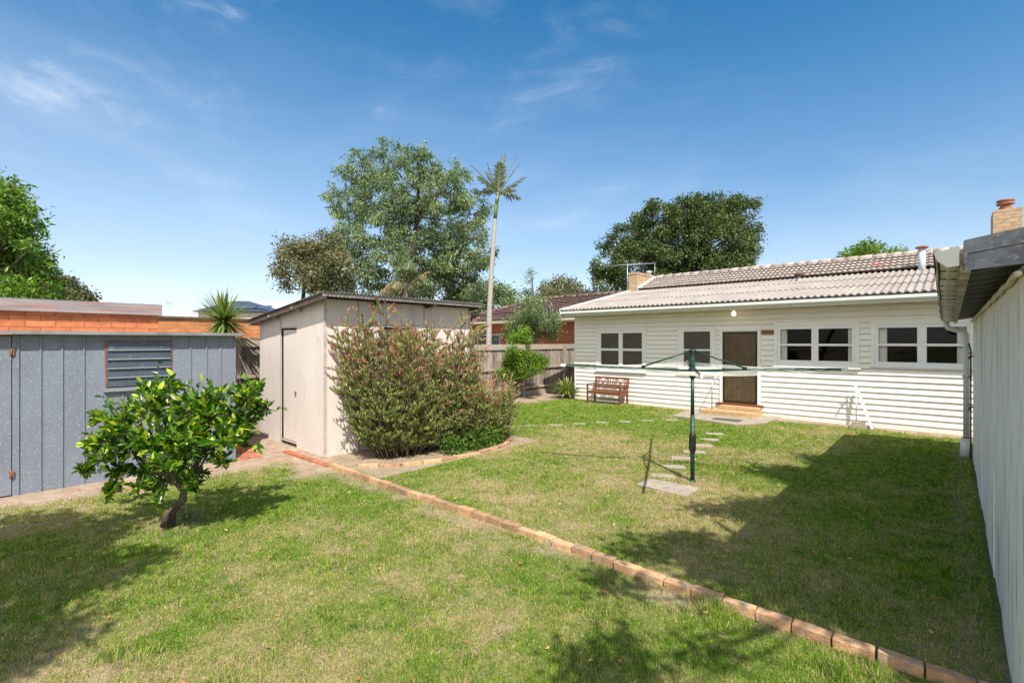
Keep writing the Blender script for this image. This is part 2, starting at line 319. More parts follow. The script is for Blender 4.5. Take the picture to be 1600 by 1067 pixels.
# leaves ------------------------------------------------------------
def unit(a): return a/np.maximum(np.linalg.norm(a, axis=1, keepdims=True), 1e-6)
def leaf_geo(pos, dirs, ln, wd, rng, fold=.18, droop=.15, detail=False):
    n = len(pos); d = unit(dirs); rv = unit(rng.normal(size=(n, 3)))
    s = unit(np.cross(d, rv)); nn = np.cross(s, d)
    flip = np.where(nn[:, 2:3] < 0, -1, 1); nn = nn*flip
    ln = ln[:, None]; wd = wd[:, None]
    if not detail:
        b = pos; m = pos+d*ln*.45; t = pos+d*ln-nn*ln*droop
        v = np.stack([b, m+s*wd/2+nn*wd*fold, t, m-s*wd/2+nn*wd*fold], 1).reshape(-1, 3)
        base = (np.arange(n)*4)[:, None]
        tr = np.concatenate([base+np.array([[0, 1, 2]]), base+np.array([[0, 2, 3]])], 1).reshape(-1, 3); return v, tr, 4
    m1 = pos+d*ln*.3; m2 = pos+d*ln*.68-nn*ln*droop*.4; t = pos+d*ln-nn*ln*droop
    v = np.stack([pos, m1+s*wd*.46+nn*wd*fold, m2+s*wd*.42+nn*wd*fold, t, m2-s*wd*.42+nn*wd*fold, m1-s*wd*.46+nn*wd*fold, m1, m2], 1).reshape(-1, 3)
    base = (np.arange(n)*8)[:, None]
    T = [(0, 1, 6), (1, 2, 7), (1, 7, 6), (2, 3, 7), (0, 6, 5), (6, 7, 4), (6, 4, 5), (7, 3, 4)]
    tr = np.concatenate([base+np.array([x]) for x in T], 1).reshape(-1, 3); return v, tr, 8
def leaves(name, material, parent, pos, dirs, ln, wd, rnd, rng, **kw):
    v, t, k = leaf_geo(pos, dirs, ln, wd, rng, **kw)
    return np_mesh(name, v, t, material, parent, attrs={'rnd': np.repeat(rnd, k)})
def tree(name, label, cat, base, clumps, mats, leaf=(.12, .05), clusters=300, per=40, cr=.35, trunk_r=.18, fork=.45, rng=None, group=None,
         outward=.6, down=.3, tone=(0, 1), shell=.5, bare=True, sub=7, detail=False, lean=(0, 0)):
    rng = rng or RNG
    root = thing(name, base, label, cat, group)
    C = np.array([list(c_[0]) for c_ in clumps]); Rr = np.array([c_[1] for c_ in clumps])
    w = Rr**2.2; w /= w.sum()
    idx = rng.choice(len(C), clusters, p=w); dirv = unit(rng.normal(size=(clusters, 3)))
    rad = Rr[idx]*(shell+(1-shell)*rng.random(clusters)**.7)*(1+.12*rng.normal(size=clusters))
    cc = C[idx]+dirv*rad[:, None]*np.array([1, 1, .9])
    tb = MB(); b = Vector(base); ctr = Vector(C.mean(0)); topz = C[:, 2].max()
    ff = [b+(Vector((ctr.x, ctr.y, topz))-b)*t+Vector((rng.normal(), rng.normal(), 0))*trunk_r*(.5 if t else 0) for t in (0, .25, .5, .75, 1)]
    ff = [Vector((b.x+(p.x-b.x)*(i/4)**1.2, b.y+(p.y-b.y)*(i/4)**1.2, p.z)) for i, p in enumerate(ff)]
    tb.tube(ff, [trunk_r*(1-.2*i)+.01 for i in range(5)], 9)
    def at(t):
        t = max(0, min(.999, t))*4; i = int(t); return ff[i].lerp(ff[i+1], t-i)
    for k in range(len(C)):
        c_ = Vector(C[k]); tt = fork*(.5+.7*(C[k][2]-base[2])/(topz-base[2]+.01)); s_ = at(tt)
        mid = s_.lerp(c_, .5)+Vector((0, 0, -.08*(c_-s_).length)); r0 = trunk_r*.30*(1-.5*tt)
        tb.tube([s_, mid, c_], [r0, r0*.7, r0*.4], 6)
        own = np.where(idx == k)[0]
        for q in own[:sub]:
            e = Vector(cc[q]); tb.tube([c_, c_.lerp(e, .5)+Vector((0, 0, .05)), e], [r0*.36, r0*.22, r0*.08], 4, cap=False)
    tb.build('trunk', mats[1], root)
    pn = clusters*per; ci = np.repeat(np.arange(clusters), per)
    off = rng.normal(size=(pn, 3))*cr*.55; pos = cc[ci]+off*np.array([1, 1, .8])
    dr = unit(rng.normal(size=(pn, 3)))+dirv[ci]*outward+np.array([0, 0, -down])
    ln = leaf[0]*(.7+.6*rng.random(pn)); wd = leaf[1]*(.7+.6*rng.random(pn))
    ctone = rng.random(clusters)
    rnd = tone[0]+(tone[1]-tone[0])*np.clip(.6*ctone[ci]+.4*rng.random(pn), 0, 1)
    leaves('crown', mats[0], root, pos, dr, ln, wd, rnd, rng, detail=detail)
    return root
def px(cl, d, jit=.0, rng=None):     # clumps given as seen (column, row, radius) at a real distance d
    rng = rng or RNG; out = []
    for u, v, r in cl:
        dd = d+jit*rng.uniform(-1, 1); out.append((P(u, v, dd), r*dd/F))
    return out
# ------------------------------------------------------------------ ground
EDGE_Y = 4.0; LOW = -.055
def gheight(x, y):
    return np.where(y > EDGE_Y+.06, 0.0, LOW)+.025*(fbm(x, y, 2.2, 5)-.5)+.012*(fbm(x, y, .35, 9)-.5)
def gfields(x, y):
    """dry (0 green .. 1 straw) and bare (soil) masks over the yard"""
    dry = .15+1.25*(fbm(x, y, 1.5, 21)-.46)+.9*(fbm(x, y, .4, 33)-.5)+.5*(fbm(x, y, .13, 37, 3)-.5)
    mid = np.exp(-((x+3.6)**2/7+(y-7.2)**2/9)); dry = dry+.32*mid
    dry = dry-.42*np.exp(-((x+7.8)**2/10+(y-11.6)**2/5))-.2*np.exp(-((x+6.4)**2/1.2+(y-4.9)**2/.8))
    dry = dry-.30*ss(x, -2.4, -1.0)*ss(y, 4, 6)+.12*np.exp(-((x+1.2)**2/1.5+(y-4.6)**2/1))
    dry = dry+.30*np.exp(-((x+1.0)**2/9+(y-12.9)**2/1.2))+.22*ss(-x, 6.8, 8.4)*(y < 4)
    dry = dry-.22*np.exp(-((x+6.2)**2/2.4+(y-1.9)**2/.8))+.12*(y < 4)
    n = fbm(x, y, .8, 51); n2 = fbm(x, y, .3, 61)
    w = n*.55+n2*.45
    bare = np.zeros_like(x)
    add = lambda m: np.maximum(bare, np.clip(m, 0, 1))
    bare = add(ss(-x+(w-.5)*1.6, 8.15, 9.0)*(y < 4.1))
    bare = add(ss(y+(w-.5)*1.1, 3.05, 3.7)*ss(-x, 6.9, 7.8)*(y < 4.2))
    bare = add(.6*ss(y+(w-.5)*.5, 3.66, 3.9)*(y < EDGE_Y+.03)*ss(w, .36, .56)*ss(-x, .5, 1.5))
    bare = add(ss(y+(w-.5)*.9, 13.75, 14.25)*ss(x, -6.4, -5.6))
    bare = add(.9*ss(y+(w-.5)*.5, 14.1, 14.5))
    bare = add(ss(-x+(w-.5)*1.4, 9.9, 10.6)*ss(y, 11.4, 12.6))
    bare = add((x < -6.35)*(x > -8.3)*(y > 4.1)*(y < 7.9)*.9)
    bare = add(.7*ss(w, .57, .70)*ss(dry, .42, .7)); bare = add(.45*ss(fbm(x, y, .17, 91, 3), .56, .72)*ss(dry, .2, .6))
    bare = add(.35*np.exp(-((x-.1)**2/.01))*(y > 4))
    bare = add(.8*np.exp(-((x+6.6)**2+(y-1.55)**2)/.10))
    return np.clip(dry, 0, 1), np.clip(bare, 0, 1)
def axis(lo, hi, st, far):
    a = list(np.arange(lo, hi+st/2, st)); k = st
    l_ = [lo]; 
    while l_[-1] > -far: k *= 1.5; l_.append(l_[-1]-k)
    r_ = [a[-1]]; k = st
    while r_[-1] < far: k *= 1.5; r_.append(r_[-1]+k)
    return np.array(l_[:0:-1]+a+r_[1:])
gx = axis(-12.2, 1.0, .06, 900); gy = axis(-2, 17, .06, 900)
XX, YY = np.meshgrid(gx, gy); x_, y_ = XX.ravel(), YY.ravel()
zz = gheight(x_, y_); dr_, ba_ = gfields(x_, y_)
nx_, ny_ = len(gx), len(gy); ii = np.arange(ny_-1)[:, None]*nx_+np.arange(nx_-1)[None, :]; ii = ii.ravel()
quads = np.stack([ii, ii+1, ii+nx_+1, ii+nx_], 1)
m, n, l, b = newmat('lawn_soil_and_thatch'); b.inputs['Roughness'].default_value = .95; b.inputs['Specular IOR Level'].default_value = .1
def gnoise(s, a, b_, det=6):
    x = n.new('ShaderNodeTexNoise'); x.inputs['Scale'].default_value = s; x.inputs['Detail'].default_value = det; x.inputs['Roughness'].default_value = .7; l.new(gtc.outputs['Object'], x.inputs['Vector'])
    r = n.new('ShaderNodeMapRange'); r.inputs[1].default_value = a; r.inputs[2].default_value = b_; l.new(x.outputs[0], r.inputs[0]); return r.outputs[0]
def gmix(f, a, b_):
    k = n.new('ShaderNodeMix'); k.data_type = 'RGBA'
    if isinstance(f, float): k.inputs[0].default_value = f
    else: l.new(f, k.inputs[0])
    for i, q in ((6, a), (7, b_)):
        if isinstance(q, tuple): k.inputs[i].default_value = rgba(q)
        else: l.new(q, k.inputs[i])
    return k.outputs[2]
gtc = n.new('ShaderNodeTexCoord')
ad = n.new('ShaderNodeAttribute'); ad.attribute_name = 'dry'; ab = n.new('ShaderNodeAttribute'); ab.attribute_name = 'bare'
fine = gnoise(38, .3, .7); fine2 = gnoise(11, .35, .65)
green = gmix(fine, (.04, .07, .010), (.12, .18, .03)); straw = gmix(fine, (.16, .11, .055), (.46, .35, .20))
fd = n.new('ShaderNodeMath'); fd.operation = 'ADD'; fd.use_clamp = True; l.new(ad.outputs['Fac'], fd.inputs[0])
f2 = n.new('ShaderNodeMath'); f2.operation = 'MULTIPLY_ADD'; l.new(fine2, f2.inputs[0]); f2.inputs[1].default_value = .7; f2.inputs[2].default_value = -.28; l.new(f2.outputs[0], fd.inputs[1])
base = gmix(fd.outputs[0], green, straw)
soil = gmix(gnoise(5, .35, .65), (.44, .35, .28), (.29, .20, .135)); soil = gmix(gnoise(60, .45, .75), soil, (.20, .15, .11))
l.new(gmix(ab.outputs['Fac'], base, soil), b.inputs['Base Color'])
bn = n.new('ShaderNodeTexNoise'); bn.inputs['Scale'].default_value = 55; bn.inputs['Detail'].default_value = 6; l.new(gtc.outputs['Object'], bn.inputs['Vector'])
bp = n.new('ShaderNodeBump'); bp.inputs['Strength'].default_value = .8; bp.inputs['Distance'].default_value = .02; l.new(bn.outputs[0], bp.inputs['Height']); l.new(bp.outputs[0], b.inputs['Normal'])
g = np_mesh('ground', np.stack([x_, y_, zz], 1), quads, m, attrs={'dry': dr_, 'bare': ba_}, smooth=True)
tag(g, 'mown back lawn with straw patches and sandy bare soil', 'ground', kind='structure')

# grass blades: short couch grass, denser near the camera
def make_grass():
    rng = np.random.default_rng(3); n0 = 1300000
    d = (1.3**.5+rng.random(n0)*(18**.5-1.3**.5))**2      # density ~ d^-1.5 per area
    t = rng.uniform(-1.2, 1.2, n0); r = t*d
    keep = rng.random(n0) < 1.0; x = -SA*d+CA*r; y = CA*d+SA*r
    k = (x > -11.8) & (x < .22) & (y < 14.4) & (y > -1.5); x, y, d = x[k], y[k], d[k]
    k = ~((x < -8.2) & (y > 4.1) & (y < 7.7)) & ~((x < -9.42) & (y < 3.2)) & ~((np.abs(y-(EDGE_Y+.02)) < .065) & (x > -7.9))
    x, y, d = x[k], y[k], d[k]
    dry, bare = gfields(x, y)
    clump = fbm(x, y, .16, 71, 3)
    k = rng.random(len(x)) < np.clip((1-bare*1.05)*(.45+1.1*clump), 0.0, 1); x, y, d, dry, bare, clump = (q[k] for q in (x, y, d, dry, bare, clump))
    for (sx0, sx1, sy0, sy1) in SLABS:
        k = ~((x > sx0) & (x < sx1) & (y > sy0) & (y < sy1)); x, y, d, dry, bare, clump = (q[k] for q in (x, y, d, dry, bare, clump))
    tall = np.clip((fbm(x, y, .35, 81, 3)-.56)*6, 0, 1)*(1-dry)
    for (tx, ty, tr_, th) in TUFTS:
        tall = tall+th*np.exp(-((x-tx)**2+(y-ty)**2)/tr_**2)
    tall += .9*np.exp(-((x-.2)/.12)**2)*rng.random(len(x))*(y > 4)
    h = (.009+.016*rng.random(len(x))**1.3)*(1+1.1*tall)*(.8+.5*clump)
    w = .0034*(np.maximum(d, 2.2)/2.6)**.85*(.7+.7*rng.random(len(x)))
    h = h*(1+.02*d)
    a = rng.uniform(0, 2*np.pi, len(x)); lean = np.abs(rng.normal(.55, .35, len(x))); la = rng.uniform(0, 2*np.pi, len(x))
    z = gheight(x, y)-.004
    b_ = np.stack([x, y, z], 1); s = np.stack([np.cos(a), np.sin(a), 0*a], 1)*w[:, None]/2
    ld = np.stack([np.cos(la)*lean, np.sin(la)*lean, np.ones_like(la)], 1); ld = unit(ld)
    tip = b_+ld*h[:, None]*1.5+np.array([0, 0, -1])*(h*lean*.35)[:, None]
    mid = b_+np.array([0, 0, 1])*h[:, None]*.55+(ld-np.array([0, 0, 1]))*h[:, None]*.35
    v = np.stack([b_-s, b_+s, mid+s*.8, tip, mid-s*.8], 1).reshape(-1, 3); i = (np.arange(len(x))*5)[:, None]
    tr = np.concatenate([i+np.array([[0, 1, 2]]), i+np.array([[0, 2, 4]]), i+np.array([[4, 2, 3]])], 1).reshape(-1, 3)
    isdry = rng.random(len(x)) < np.clip(.06+.68*dry+.3*bare, 0, .95)
    cn = fbm(x, y, .09, 101, 2); rnd = np.where(isdry, .60+.40*np.clip(rng.random(len(x))*.7+cn*.5-.1, 0, 1), np.clip(.55*rng.random(len(x))+.55*(cn-.5)+.10*dry, 0, .55))
    gm_ = leafmat('couch_grass', [(0, (.05, .135, .008)), (.25, (.15, .29, .018)), (.5, (.32, .43, .045)), (.62, (.36, .29, .12)), (.8, (.50, .385, .22)), (1, (.64, .52, .35))], .3, .6, (1.15, 1.15, .6), .2)
    o = np_mesh('lawn_grass', v, tr, gm_, attrs={'rnd': np.repeat(rnd, 5)})
    tag(o, 'short mown couch grass, part green and part straw', 'grass', kind='stuff')
    print('grass blades', len(x))

# ------------------------------------------------------------------ brick edging and paving
eb = MB(); x = .36
while x > -7.75:
    ln = .244+random.uniform(-.003, .003); j = random.uniform(-.008, .008); zt = .018+random.uniform(-.010, .006)
    if x < -6.2: zt += .0
    vs = []
    yo = .02*math.sin(x*1.3)
    eb.box(x-ln+.004, x-.007, EDGE_Y-.028+j+yo, EDGE_Y+.062+j+yo, LOW-.05, zt, .006); x -= .244
o = eb.build('brick_edging', M['edge_brick'], None, (-3.7, EDGE_Y, 0), bevel=.005)
tag(o, 'long line of sunworn cream bricks edging the lawn from shed corner to garage', 'brick edging')
eb = MB(); x = -7.78
while x > -9.3:
    eb.box(x-.225, x, EDGE_Y-.04-(x+7.78)*-.03, EDGE_Y+.06, LOW-.05, -.02+random.uniform(-.006, .006), .005); x -= .235
o = eb.build('red_brick_strip', M['red_brick'], None, (-8.5, EDGE_Y, 0), bevel=.008)
tag(o, 'short row of red bricks along the foot of the pale shed', 'brick edging')
eb = MB()
for i in range(7):
    for k in range(3):
        px_, py_ = -9.45-i*.24-(k % 2)*.1, 3.15+k*.125+.04*i
        eb.box(px_, px_+.225, py_, py_+.11, LOW-.05, LOW+.012+random.uniform(-.006, .006), .006)
o = eb.build('brick_paving', M['red_brick'], None, (-9.6, 3.6, LOW), bevel=.006)
tag(o, 'sunken red brick paving before the shed door', 'brick paving')
eb = MB(); bb = [G(592, 727), G(640, 722), G(700, 712), G(735, 704), G(778, 690)]
bb = [Vector((-7.18, 4.2, 0)), Vector((-6.72, 4.72, 0)), Vector((-6.50, 5.4, 0)), Vector((-6.40, 6.2, 0)), Vector((-6.55, 7.0, 0)), Vector((-6.9, 7.6, 0))]
for a, b_ in zip(bb[:-1], bb[1:]):
    k = max(1, int((b_-a).length/.24))
    for i in range(k):
        p0 = a.lerp(b_, i/k); p1 = a.lerp(b_, (i+.94)/k); z_ = random.uniform(.01, .035)
        eb.beam(p0+Vector((0, 0, z_-.03)), p1+Vector((0, 0, z_-.03)), .10, .10)
o = eb.build('garden_bed_edging', M['edge_brick'], None, (-6.8, 5, 0), bevel=.008)
tag(o, 'curved orange brick border round the shrub bed', 'brick edging')

SLABS = []; TUFTS = [(G(1112, 955, LOW).x, G(1112, 955, LOW).y, .13, 3.0), (G(1135, 975, LOW).x, G(1135, 975, LOW).y, .10, 2.4), (G(1300, 1050, LOW).x, G(1300, 1050, LOW).y, .13, 3.2), (G(180, 1030, LOW).x, G(180, 1030, LOW).y, .12, 1.0), (-6.55, 1.5, .3, 1.2), (-2.2, 1.9, .14, .9), (-4.4, 2.2, .2, .9)]
def slab(pts, name, label, cat, group=None, th=.03, z=.012, material='concrete'):
    c = sum(pts, Vector())/len(pts); m_ = MB(); out = []
    for i, p in enumerate(pts):
        q = pts[(i+1) % len(pts)]
        for t in (0, .5): out.append((p.x+(q.x-p.x)*t+random.uniform(-.006, .006), p.y+(q.y-p.y)*t+random.uniform(-.006, .006)))
    m_.prism(out, 2, z-th, z)
    o = m_.build(name, M[material], None, (c.x, c.y, 0), bevel=.004); tag(o, label, cat, group)
    SLABS.append((min(p.x for p in pts)+.05, max(p.x for p in pts)-.05, min(p.y for p in pts)+.05, max(p.y for p in pts)-.05))
    return o
row = [(794.5, 667), (834, 665.3), (871, 663.8), (908, 662), (943, 660), (978, 658.4), (1014, 657.2), (1052, 656)]
rl = ['nearest the pink tipped shrub', 'second from the pink tipped shrub', 'third from the pink tipped shrub', 'fourth from the shrub, in front of the bench', 'fourth from the concrete landing', 'third from the concrete landing', 'second from the concrete landing', 'beside the concrete landing']
for i, (u, v) in enumerate(row):
    c = G(u, v); s = .19
    slab([c+Vector((-s*.75, -s*.95, 0)), c+Vector((s*.7, -s*.25, 0)), c+Vector((s*.55, s*.45, 0)), c+Vector((-s*.9, -s*.2, 0))], 'stepping_stone', 'half grown over concrete stepping stone '+rl[i], 'stepping stone', 'stepping stones in the lawn')
row2 = [(1117, 678, .24), (1109, 687, .24), (1097, 696, .26), (1085, 706, .25), (1068, 716, .26), (1053, 729.5, .24), (1035.5, 743.7, .22)]
rl2 = ['nearest the back steps', 'second from the back steps', 'third from the back steps', 'middle one between steps and clothesline', 'just behind the clothesline pole', 'second from the big slab, left of the pole', 'touching the big concrete slab']
for i, (u, v, s) in enumerate(row2):
    c = G(u, v); a = Vector((.85, .5, 0))*s*.8; b_ = Vector((-.5, .85, 0))*s*.42
    slab([c-a-b_, c+a-b_*1.05, c+a*.95+b_, c-a+b_], 'stepping_stone', 'worn concrete stepping stone '+rl2[i], 'stepping stone', 'stepping stones in the lawn', z=.012)
q = [G(994, 757.5), G(1017.4, 749), G(1093, 763.6), G(1073.6, 777.4)]
slab([q[0], q[3], q[2], q[1]], 'concrete_slab', 'long worn concrete slab in the grass at the clothesline foot', 'concrete slab', th=.06, z=.02)

# ------------------------------------------------------------------ weatherboard house
YW = 14.55
house = thing('weatherboard_house', (-4, YW, 0), 'white weatherboard house with corrugated and tiled roof at the back of the lawn', 'house')
WINS = [  # outer u0,u1, v0,v1, panes [(u0,u1)], pane rows [(v0,v1),(v0,v1)], kind
    (932.5, 1009.6, 512, 580, [(939.5, 967.2), (973.2, 1003.6)], [(520.5, 544.5), (548, 570.5)], 'screen'),
    (1060, 1118, 510.5, 582, [(1068.6, 1110)], [(518, 545.5), (548, 572)], 'screen'),
    (1210, 1343, 503.5, 573, [(1219.8, 1268.2), (1279, 1331.4)], [(513.8, 537), (540.5, 563.4)], 'glass'),
    (1361, 1524, 507, 576, [(1372.7, 1433.2), (1448, 1511)], [(511.3, 536.8), (540.8, 566.5)], 'glass')]
opens = []; wspec = []
for u0, u1, v0, v1, pn, pr, kind in WINS:
    uc = (u0+u1)/2; X0, X1 = XY(u0, YW), XY(u1, YW); xc = (X0+X1)/2
    z = lambda v: Z(v, xc, YW)
    if kind == 'glass' and u0 > 1350: zt, zb = z(501), z(573)
    else: zt, zb = z(v0), z(v1)
    opens.append((X0+.03, X1-.03, zb+.03, zt-.03)); wspec.append((X0, X1, zb, zt, [(XY(a, YW), XY(b_, YW)) for a, b_ in pn], [(z(b_), z(a)) for a, b_ in pr], kind))
DX0, DX1 = XY(1130, YW), XY(1183.6, YW); DZ0, DZ1 = .30, 2.33
opens.append((DX0-.08, DX1+.08, DZ0-.05, DZ1+.09))
wb = MB(); z = .13; EXP = .1405
while z < 3.02:
    za, zb = z, min(z+EXP, 3.03)
    cuts = sorted({za, zb}|{q for o_ in opens for q in o_[2:4] if za < q < zb})
    for c0, c1 in zip(cuts[:-1], cuts[1:]):
        segs = [(-10.07, 3.3)]; mz = (c0+c1)/2
        for o_ in opens:
            if o_[2] < mz < o_[3]:
                segs = [s for a, b_ in segs for s in ((a, min(b_, o_[0])), (max(a, o_[1]), b_)) if s[1]-s[0] > .01]
        yo = lambda q: YW-.036+.034*(q-za)/EXP
        rr = random.random()
        for a, b_ in segs:
            if b_-a > 5:                                 # butt joints in long boards
                jn = a+(b_-a)*random.uniform(.3, .7); pcs = [(a, jn-.002), (jn, b_)]
            else: pcs = [(a, b_)]
            for a2, b2 in pcs:
                b0 = len(wb.v); c1_ = c1-(.008 if c1 == zb else 0); wb.prism([(yo(c0), c0), (YW+.01, c0), (YW+.01, c1_), (yo(c1_), c1_)], 0, a2, b2)
                for i_ in range(b0, len(wb.v)): wb.r[i_] = rr if a2 == a else min(1, rr+.2)
    z += EXP
wb.box(-10.07, 3.3, YW-.03, YW+.0, -.05, .085)
wb.box(-10.10, -10.065, YW-.035, YW+.03, 0, 3.0)
wall = wb.build('wall', M['wb'], house)
st = MB(); st.box(-10.07, 3.3, YW+.012, YW+.05, .05, .26)
for x0, x1, z0, z1 in [(-10.07, 3.3, 2.62, 3.0)]: st.box(x0, x1, YW+.012, YW+.05, z0, z1)
st.box(-10.07, -10.02, YW+.05, 26, -.1, 3.1); st.box(3.25, 3.3, YW+.05, 26, -.1, 3.1); st.box(-10.07, 3.3, 26, 26.05, -.1, 3.1)
st.prism([(18.7, 3.1), (26, 3.1), (22.3, 4.9), (20.2, 4.68)], 0, -9.66, -9.62)
st.build('side_wall', M['wb'], house)
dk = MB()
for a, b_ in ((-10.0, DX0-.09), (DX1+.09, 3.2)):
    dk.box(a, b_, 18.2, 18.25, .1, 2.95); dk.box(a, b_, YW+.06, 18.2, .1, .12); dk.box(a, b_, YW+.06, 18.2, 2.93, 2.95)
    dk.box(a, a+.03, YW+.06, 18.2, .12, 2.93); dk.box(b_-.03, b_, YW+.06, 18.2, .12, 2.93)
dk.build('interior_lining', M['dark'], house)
for (X0, X1, zb, zt, pn, pr, kind) in wspec:
    f = MB(); a = .075
    f.box(X0, X0+a, YW-.048, YW-.001, zb, zt-a); f.box(X1-a, X1, YW-.048, YW-.001, zb, zt-a); f.box(X0-.01, X1+.01, YW-.052, YW-.001, zt-a, zt)
    win = f.build('window', M['white'], house)
    s = MB(); s.box(X0-.03, X1+.03, YW-.085, YW-.001, zb-.035, zb); s.box(X0, X1, YW-.045, YW-.002, zb-.07, zb-.037); s.build('sill', M['white'], win, bevel=.004)
    j = MB()
    ya, yb = YW-.03, YW+.045
    xs = [X0+a]+[q for p in pn for q in p]+[X1-a]
    for i in range(0, len(xs), 2):
        if xs[i+1]-xs[i] > .004: j.box(xs[i]+.001, xs[i+1], ya, yb, zb+.001, zt-a-.001)
    for (xa, xb) in pn:
        (t0, t1), (b0, b1) = pr
        j.box(xa, xb, ya+.004, yb, t1, zt-a-.002); j.box(xa, xb, ya+.012, yb, b1, t0); j.box(xa, xb, ya+.004, yb, zb+.002, b0)
        if kind == 'glass':                               # sash lifts
            j.box((xa+xb)/2-.03, (xa+xb)/2+.03, ya-.006, ya+.012, (b1+t0)/2+.012, (b1+t0)/2+.03)
            j.box(xa-.02, xa, ya-.004, ya, b0, t1); j.box(xb, xb+.02, ya-.004, ya, b0, t1)
    j.build('sash_frame', M['white'], win)
    for k_, (xa, xb) in enumerate(pn):
        for (q0, q1) in pr:
            g_ = MB(); (g_.box(xa, xb, YW+.004, YW+.010, q0, q1) if kind == 'screen' else g_.add([(xa, YW+.006, q0), (xb, YW+.006, q0), (xb, YW+.006, q1), (xa, YW+.006, q1)], [(0, 1, 2, 3)])); g_.build('pane', M['screen'] if kind == 'screen' else M['glass'], win)
    if kind == 'glass':
        for k_, (xa, xb) in enumerate(pn):
            w_ = .17 if k_ == 0 else .12
            if X0 > -1.6: w_ = .19
            x0 = xa-.03 if k_ == 0 else xb+.03-w_
            cv = MB(); nn = 24
            pts = [(x0+w_*i/nn, YW+.075+.018*math.sin(i*1.9)) for i in range(nn+1)]
            vs = [(p[0], p[1], zz_) for zz_ in (pr[1][0]-.05, zt) for p in pts]
            cv.add(vs, [(i, i+1, nn+2+i, nn+1+i) for i in range(nn)], True); cv.build('curtain', M['curtain'], win)
# back door
f = MB(); a = .075
f.box(DX0-a-.01, DX0-.01, YW-.05, YW-.001, DZ0, DZ1+.01); f.box(DX1+.01, DX1+a+.01, YW-.05, YW-.001, DZ0, DZ1+.01); f.box(DX0-a-.02, DX1+a+.02, YW-.055, YW-.001, DZ1+.011, DZ1+.09)
f.box(DX0-.009, DX1+.009, YW+.005, YW+.04, DZ1-.01, DZ1+.01)
dr = f.build('door', M['white'], house)
s = MB(); s.box(DX0-.16, DX1+.16, YW-.14, YW+.02, DZ0-.06, DZ0-.002); s.build('threshold', M['teak'], dr, bevel=.005)
s = MB(); s.box(DX0, DX1, YW-.005, YW+.02, DZ0, DZ1-.012); s.build('security_screen', M['doorbrown'], dr)
s = MB(); fr_ = .045; s.box(DX0, DX0+fr_, YW-.03, YW-.006, DZ0, DZ1-.012); s.box(DX1-fr_, DX1, YW-.03, YW-.006, DZ0, DZ1-.012)
for q0, q1 in ((DZ0, DZ0+.06), (DZ1-.06, DZ1-.012), (1.15, 1.22)): s.box(DX0+fr_, DX1-fr_, YW-.03, YW-.006, q0, q1)
s.build('screen_frame', M['doorbrown'], dr)
s = MB(); x0, x1, z0, z1 = DX0+fr_, DX1-fr_, DZ0+.06, DZ1-.06; sp = .062
for sg in (1, -1):
    c = -4.0
    while c < 4:
        # z = sg*(x - x0)*1.15 + z0 + c
        pts = []
        for x in np.linspace(x0, x1, 60):
            zz_ = sg*(x-x0)*1.15+z0+c
            if z0 <= zz_ <= z1: pts.append((x, zz_))
        if len(pts) > 2: s.beam((pts[0][0], YW-.012-.004*sg, pts[0][1]), (pts[-1][0], YW-.012-.004*sg, pts[-1][1]), .012, .016, up=(0, 1, 0))
        c += sp*1.5
s.build('diamond_grille', M['grille'], dr)
s = MB(); s.box(DX0+.01, DX0+.04, YW-.045, YW-.03, 1.25, 1.40); s.tube([(DX0+.025, YW-.07, 1.30), (DX0+.13, YW-.07, 1.30)], .009); s.tube([(DX0+.025, YW-.045, 1.30), (DX0+.025, YW-.072, 1.30)], .009); s.build('handle', M['black'], dr)
# small brown meter shelf by the door, eave bulb, vents
s = MB(); xa, xb = XY(1190.5, YW), XY(1209.5, YW); s.box(xa, xb, YW-.06, YW-.027, Z(522, xa, YW), Z(516.5, xa, YW)); s.build('door_stay_box', M['teak'], house)
bx = XY(1146.5, 14.2)
s = MB(); s.lathe((bx, 14.2, 2.72), [(.0, .04), (.04, .05), (.06, .085), (.052, .125), (.028, .16), (.028, .19)], 14); s.build('lit_bulb', M['bulb'], house)
s = MB(); s.lathe((bx, 14.2, 2.90), [(.05, 0), (.05, .06)], 12); s.build('lamp_holder', M['white'], house)
# eave, fascia, gutter
s = MB(); s.box(-10.1, 3.3, 13.90, YW+.02, 2.962, 2.975); s.box(-10.1, 3.3, YW-.055, YW-.026, 2.925, 2.961); s.build('soffit', M['eave'], house)
s = MB(); s.box(-10.12, 3.35, 13.86, 13.895, 2.93, 3.10); s.box(-10.12, -10.09, 13.86, YW+.05, 2.93, 3.06); s.build('fascia', M['gut'], house)
s = MB(); s.prism([(13.86, 2.985), (13.765, 2.985), (13.735, 3.02), (13.735, 3.085), (13.725, 3.10), (13.745, 3.10), (13.75, 3.03), (13.77, 3.0), (13.859, 3.0)], 0, -10.17, 3.35); s.box(-10.172, -10.165, 13.73, 13.86, 2.985, 3.1)
s.build('gutter', M['gut'], house)
SL = R(12); U1 = Vector((0, math.cos(SL), math.sin(SL))); o1 = Vector((-10.12, 13.79, 3.135)); LU = 5.05/math.cos(SL)
s = MB(); wave_sheet(s, o1, (1, 0, 0), 13.4, U1, LU, .146, .024, course=2.58, lift=.018, drop=.012)
s.build('corrugated_roof', M['super'], house)
s = MB(); s.beam(o1+Vector((-.02, -.02, .035)), o1+Vector((-.02, 0, .035))+U1*LU, .16, .035, up=(0, 0, 1)); s.beam(o1+Vector((-.09, -.02, -.02)), o1+Vector((-.09, 0, -.02))+U1*LU, .03, .13); s.build('verge_capping', M['gut'], house)
s = MB()
s.prism([(13.9, 3.0), (18.8, 4.06), (18.8, 3.1), (14, 2.98)], 0, -10.05, 3.3); s.build('roof_lining', M['dark'], house)
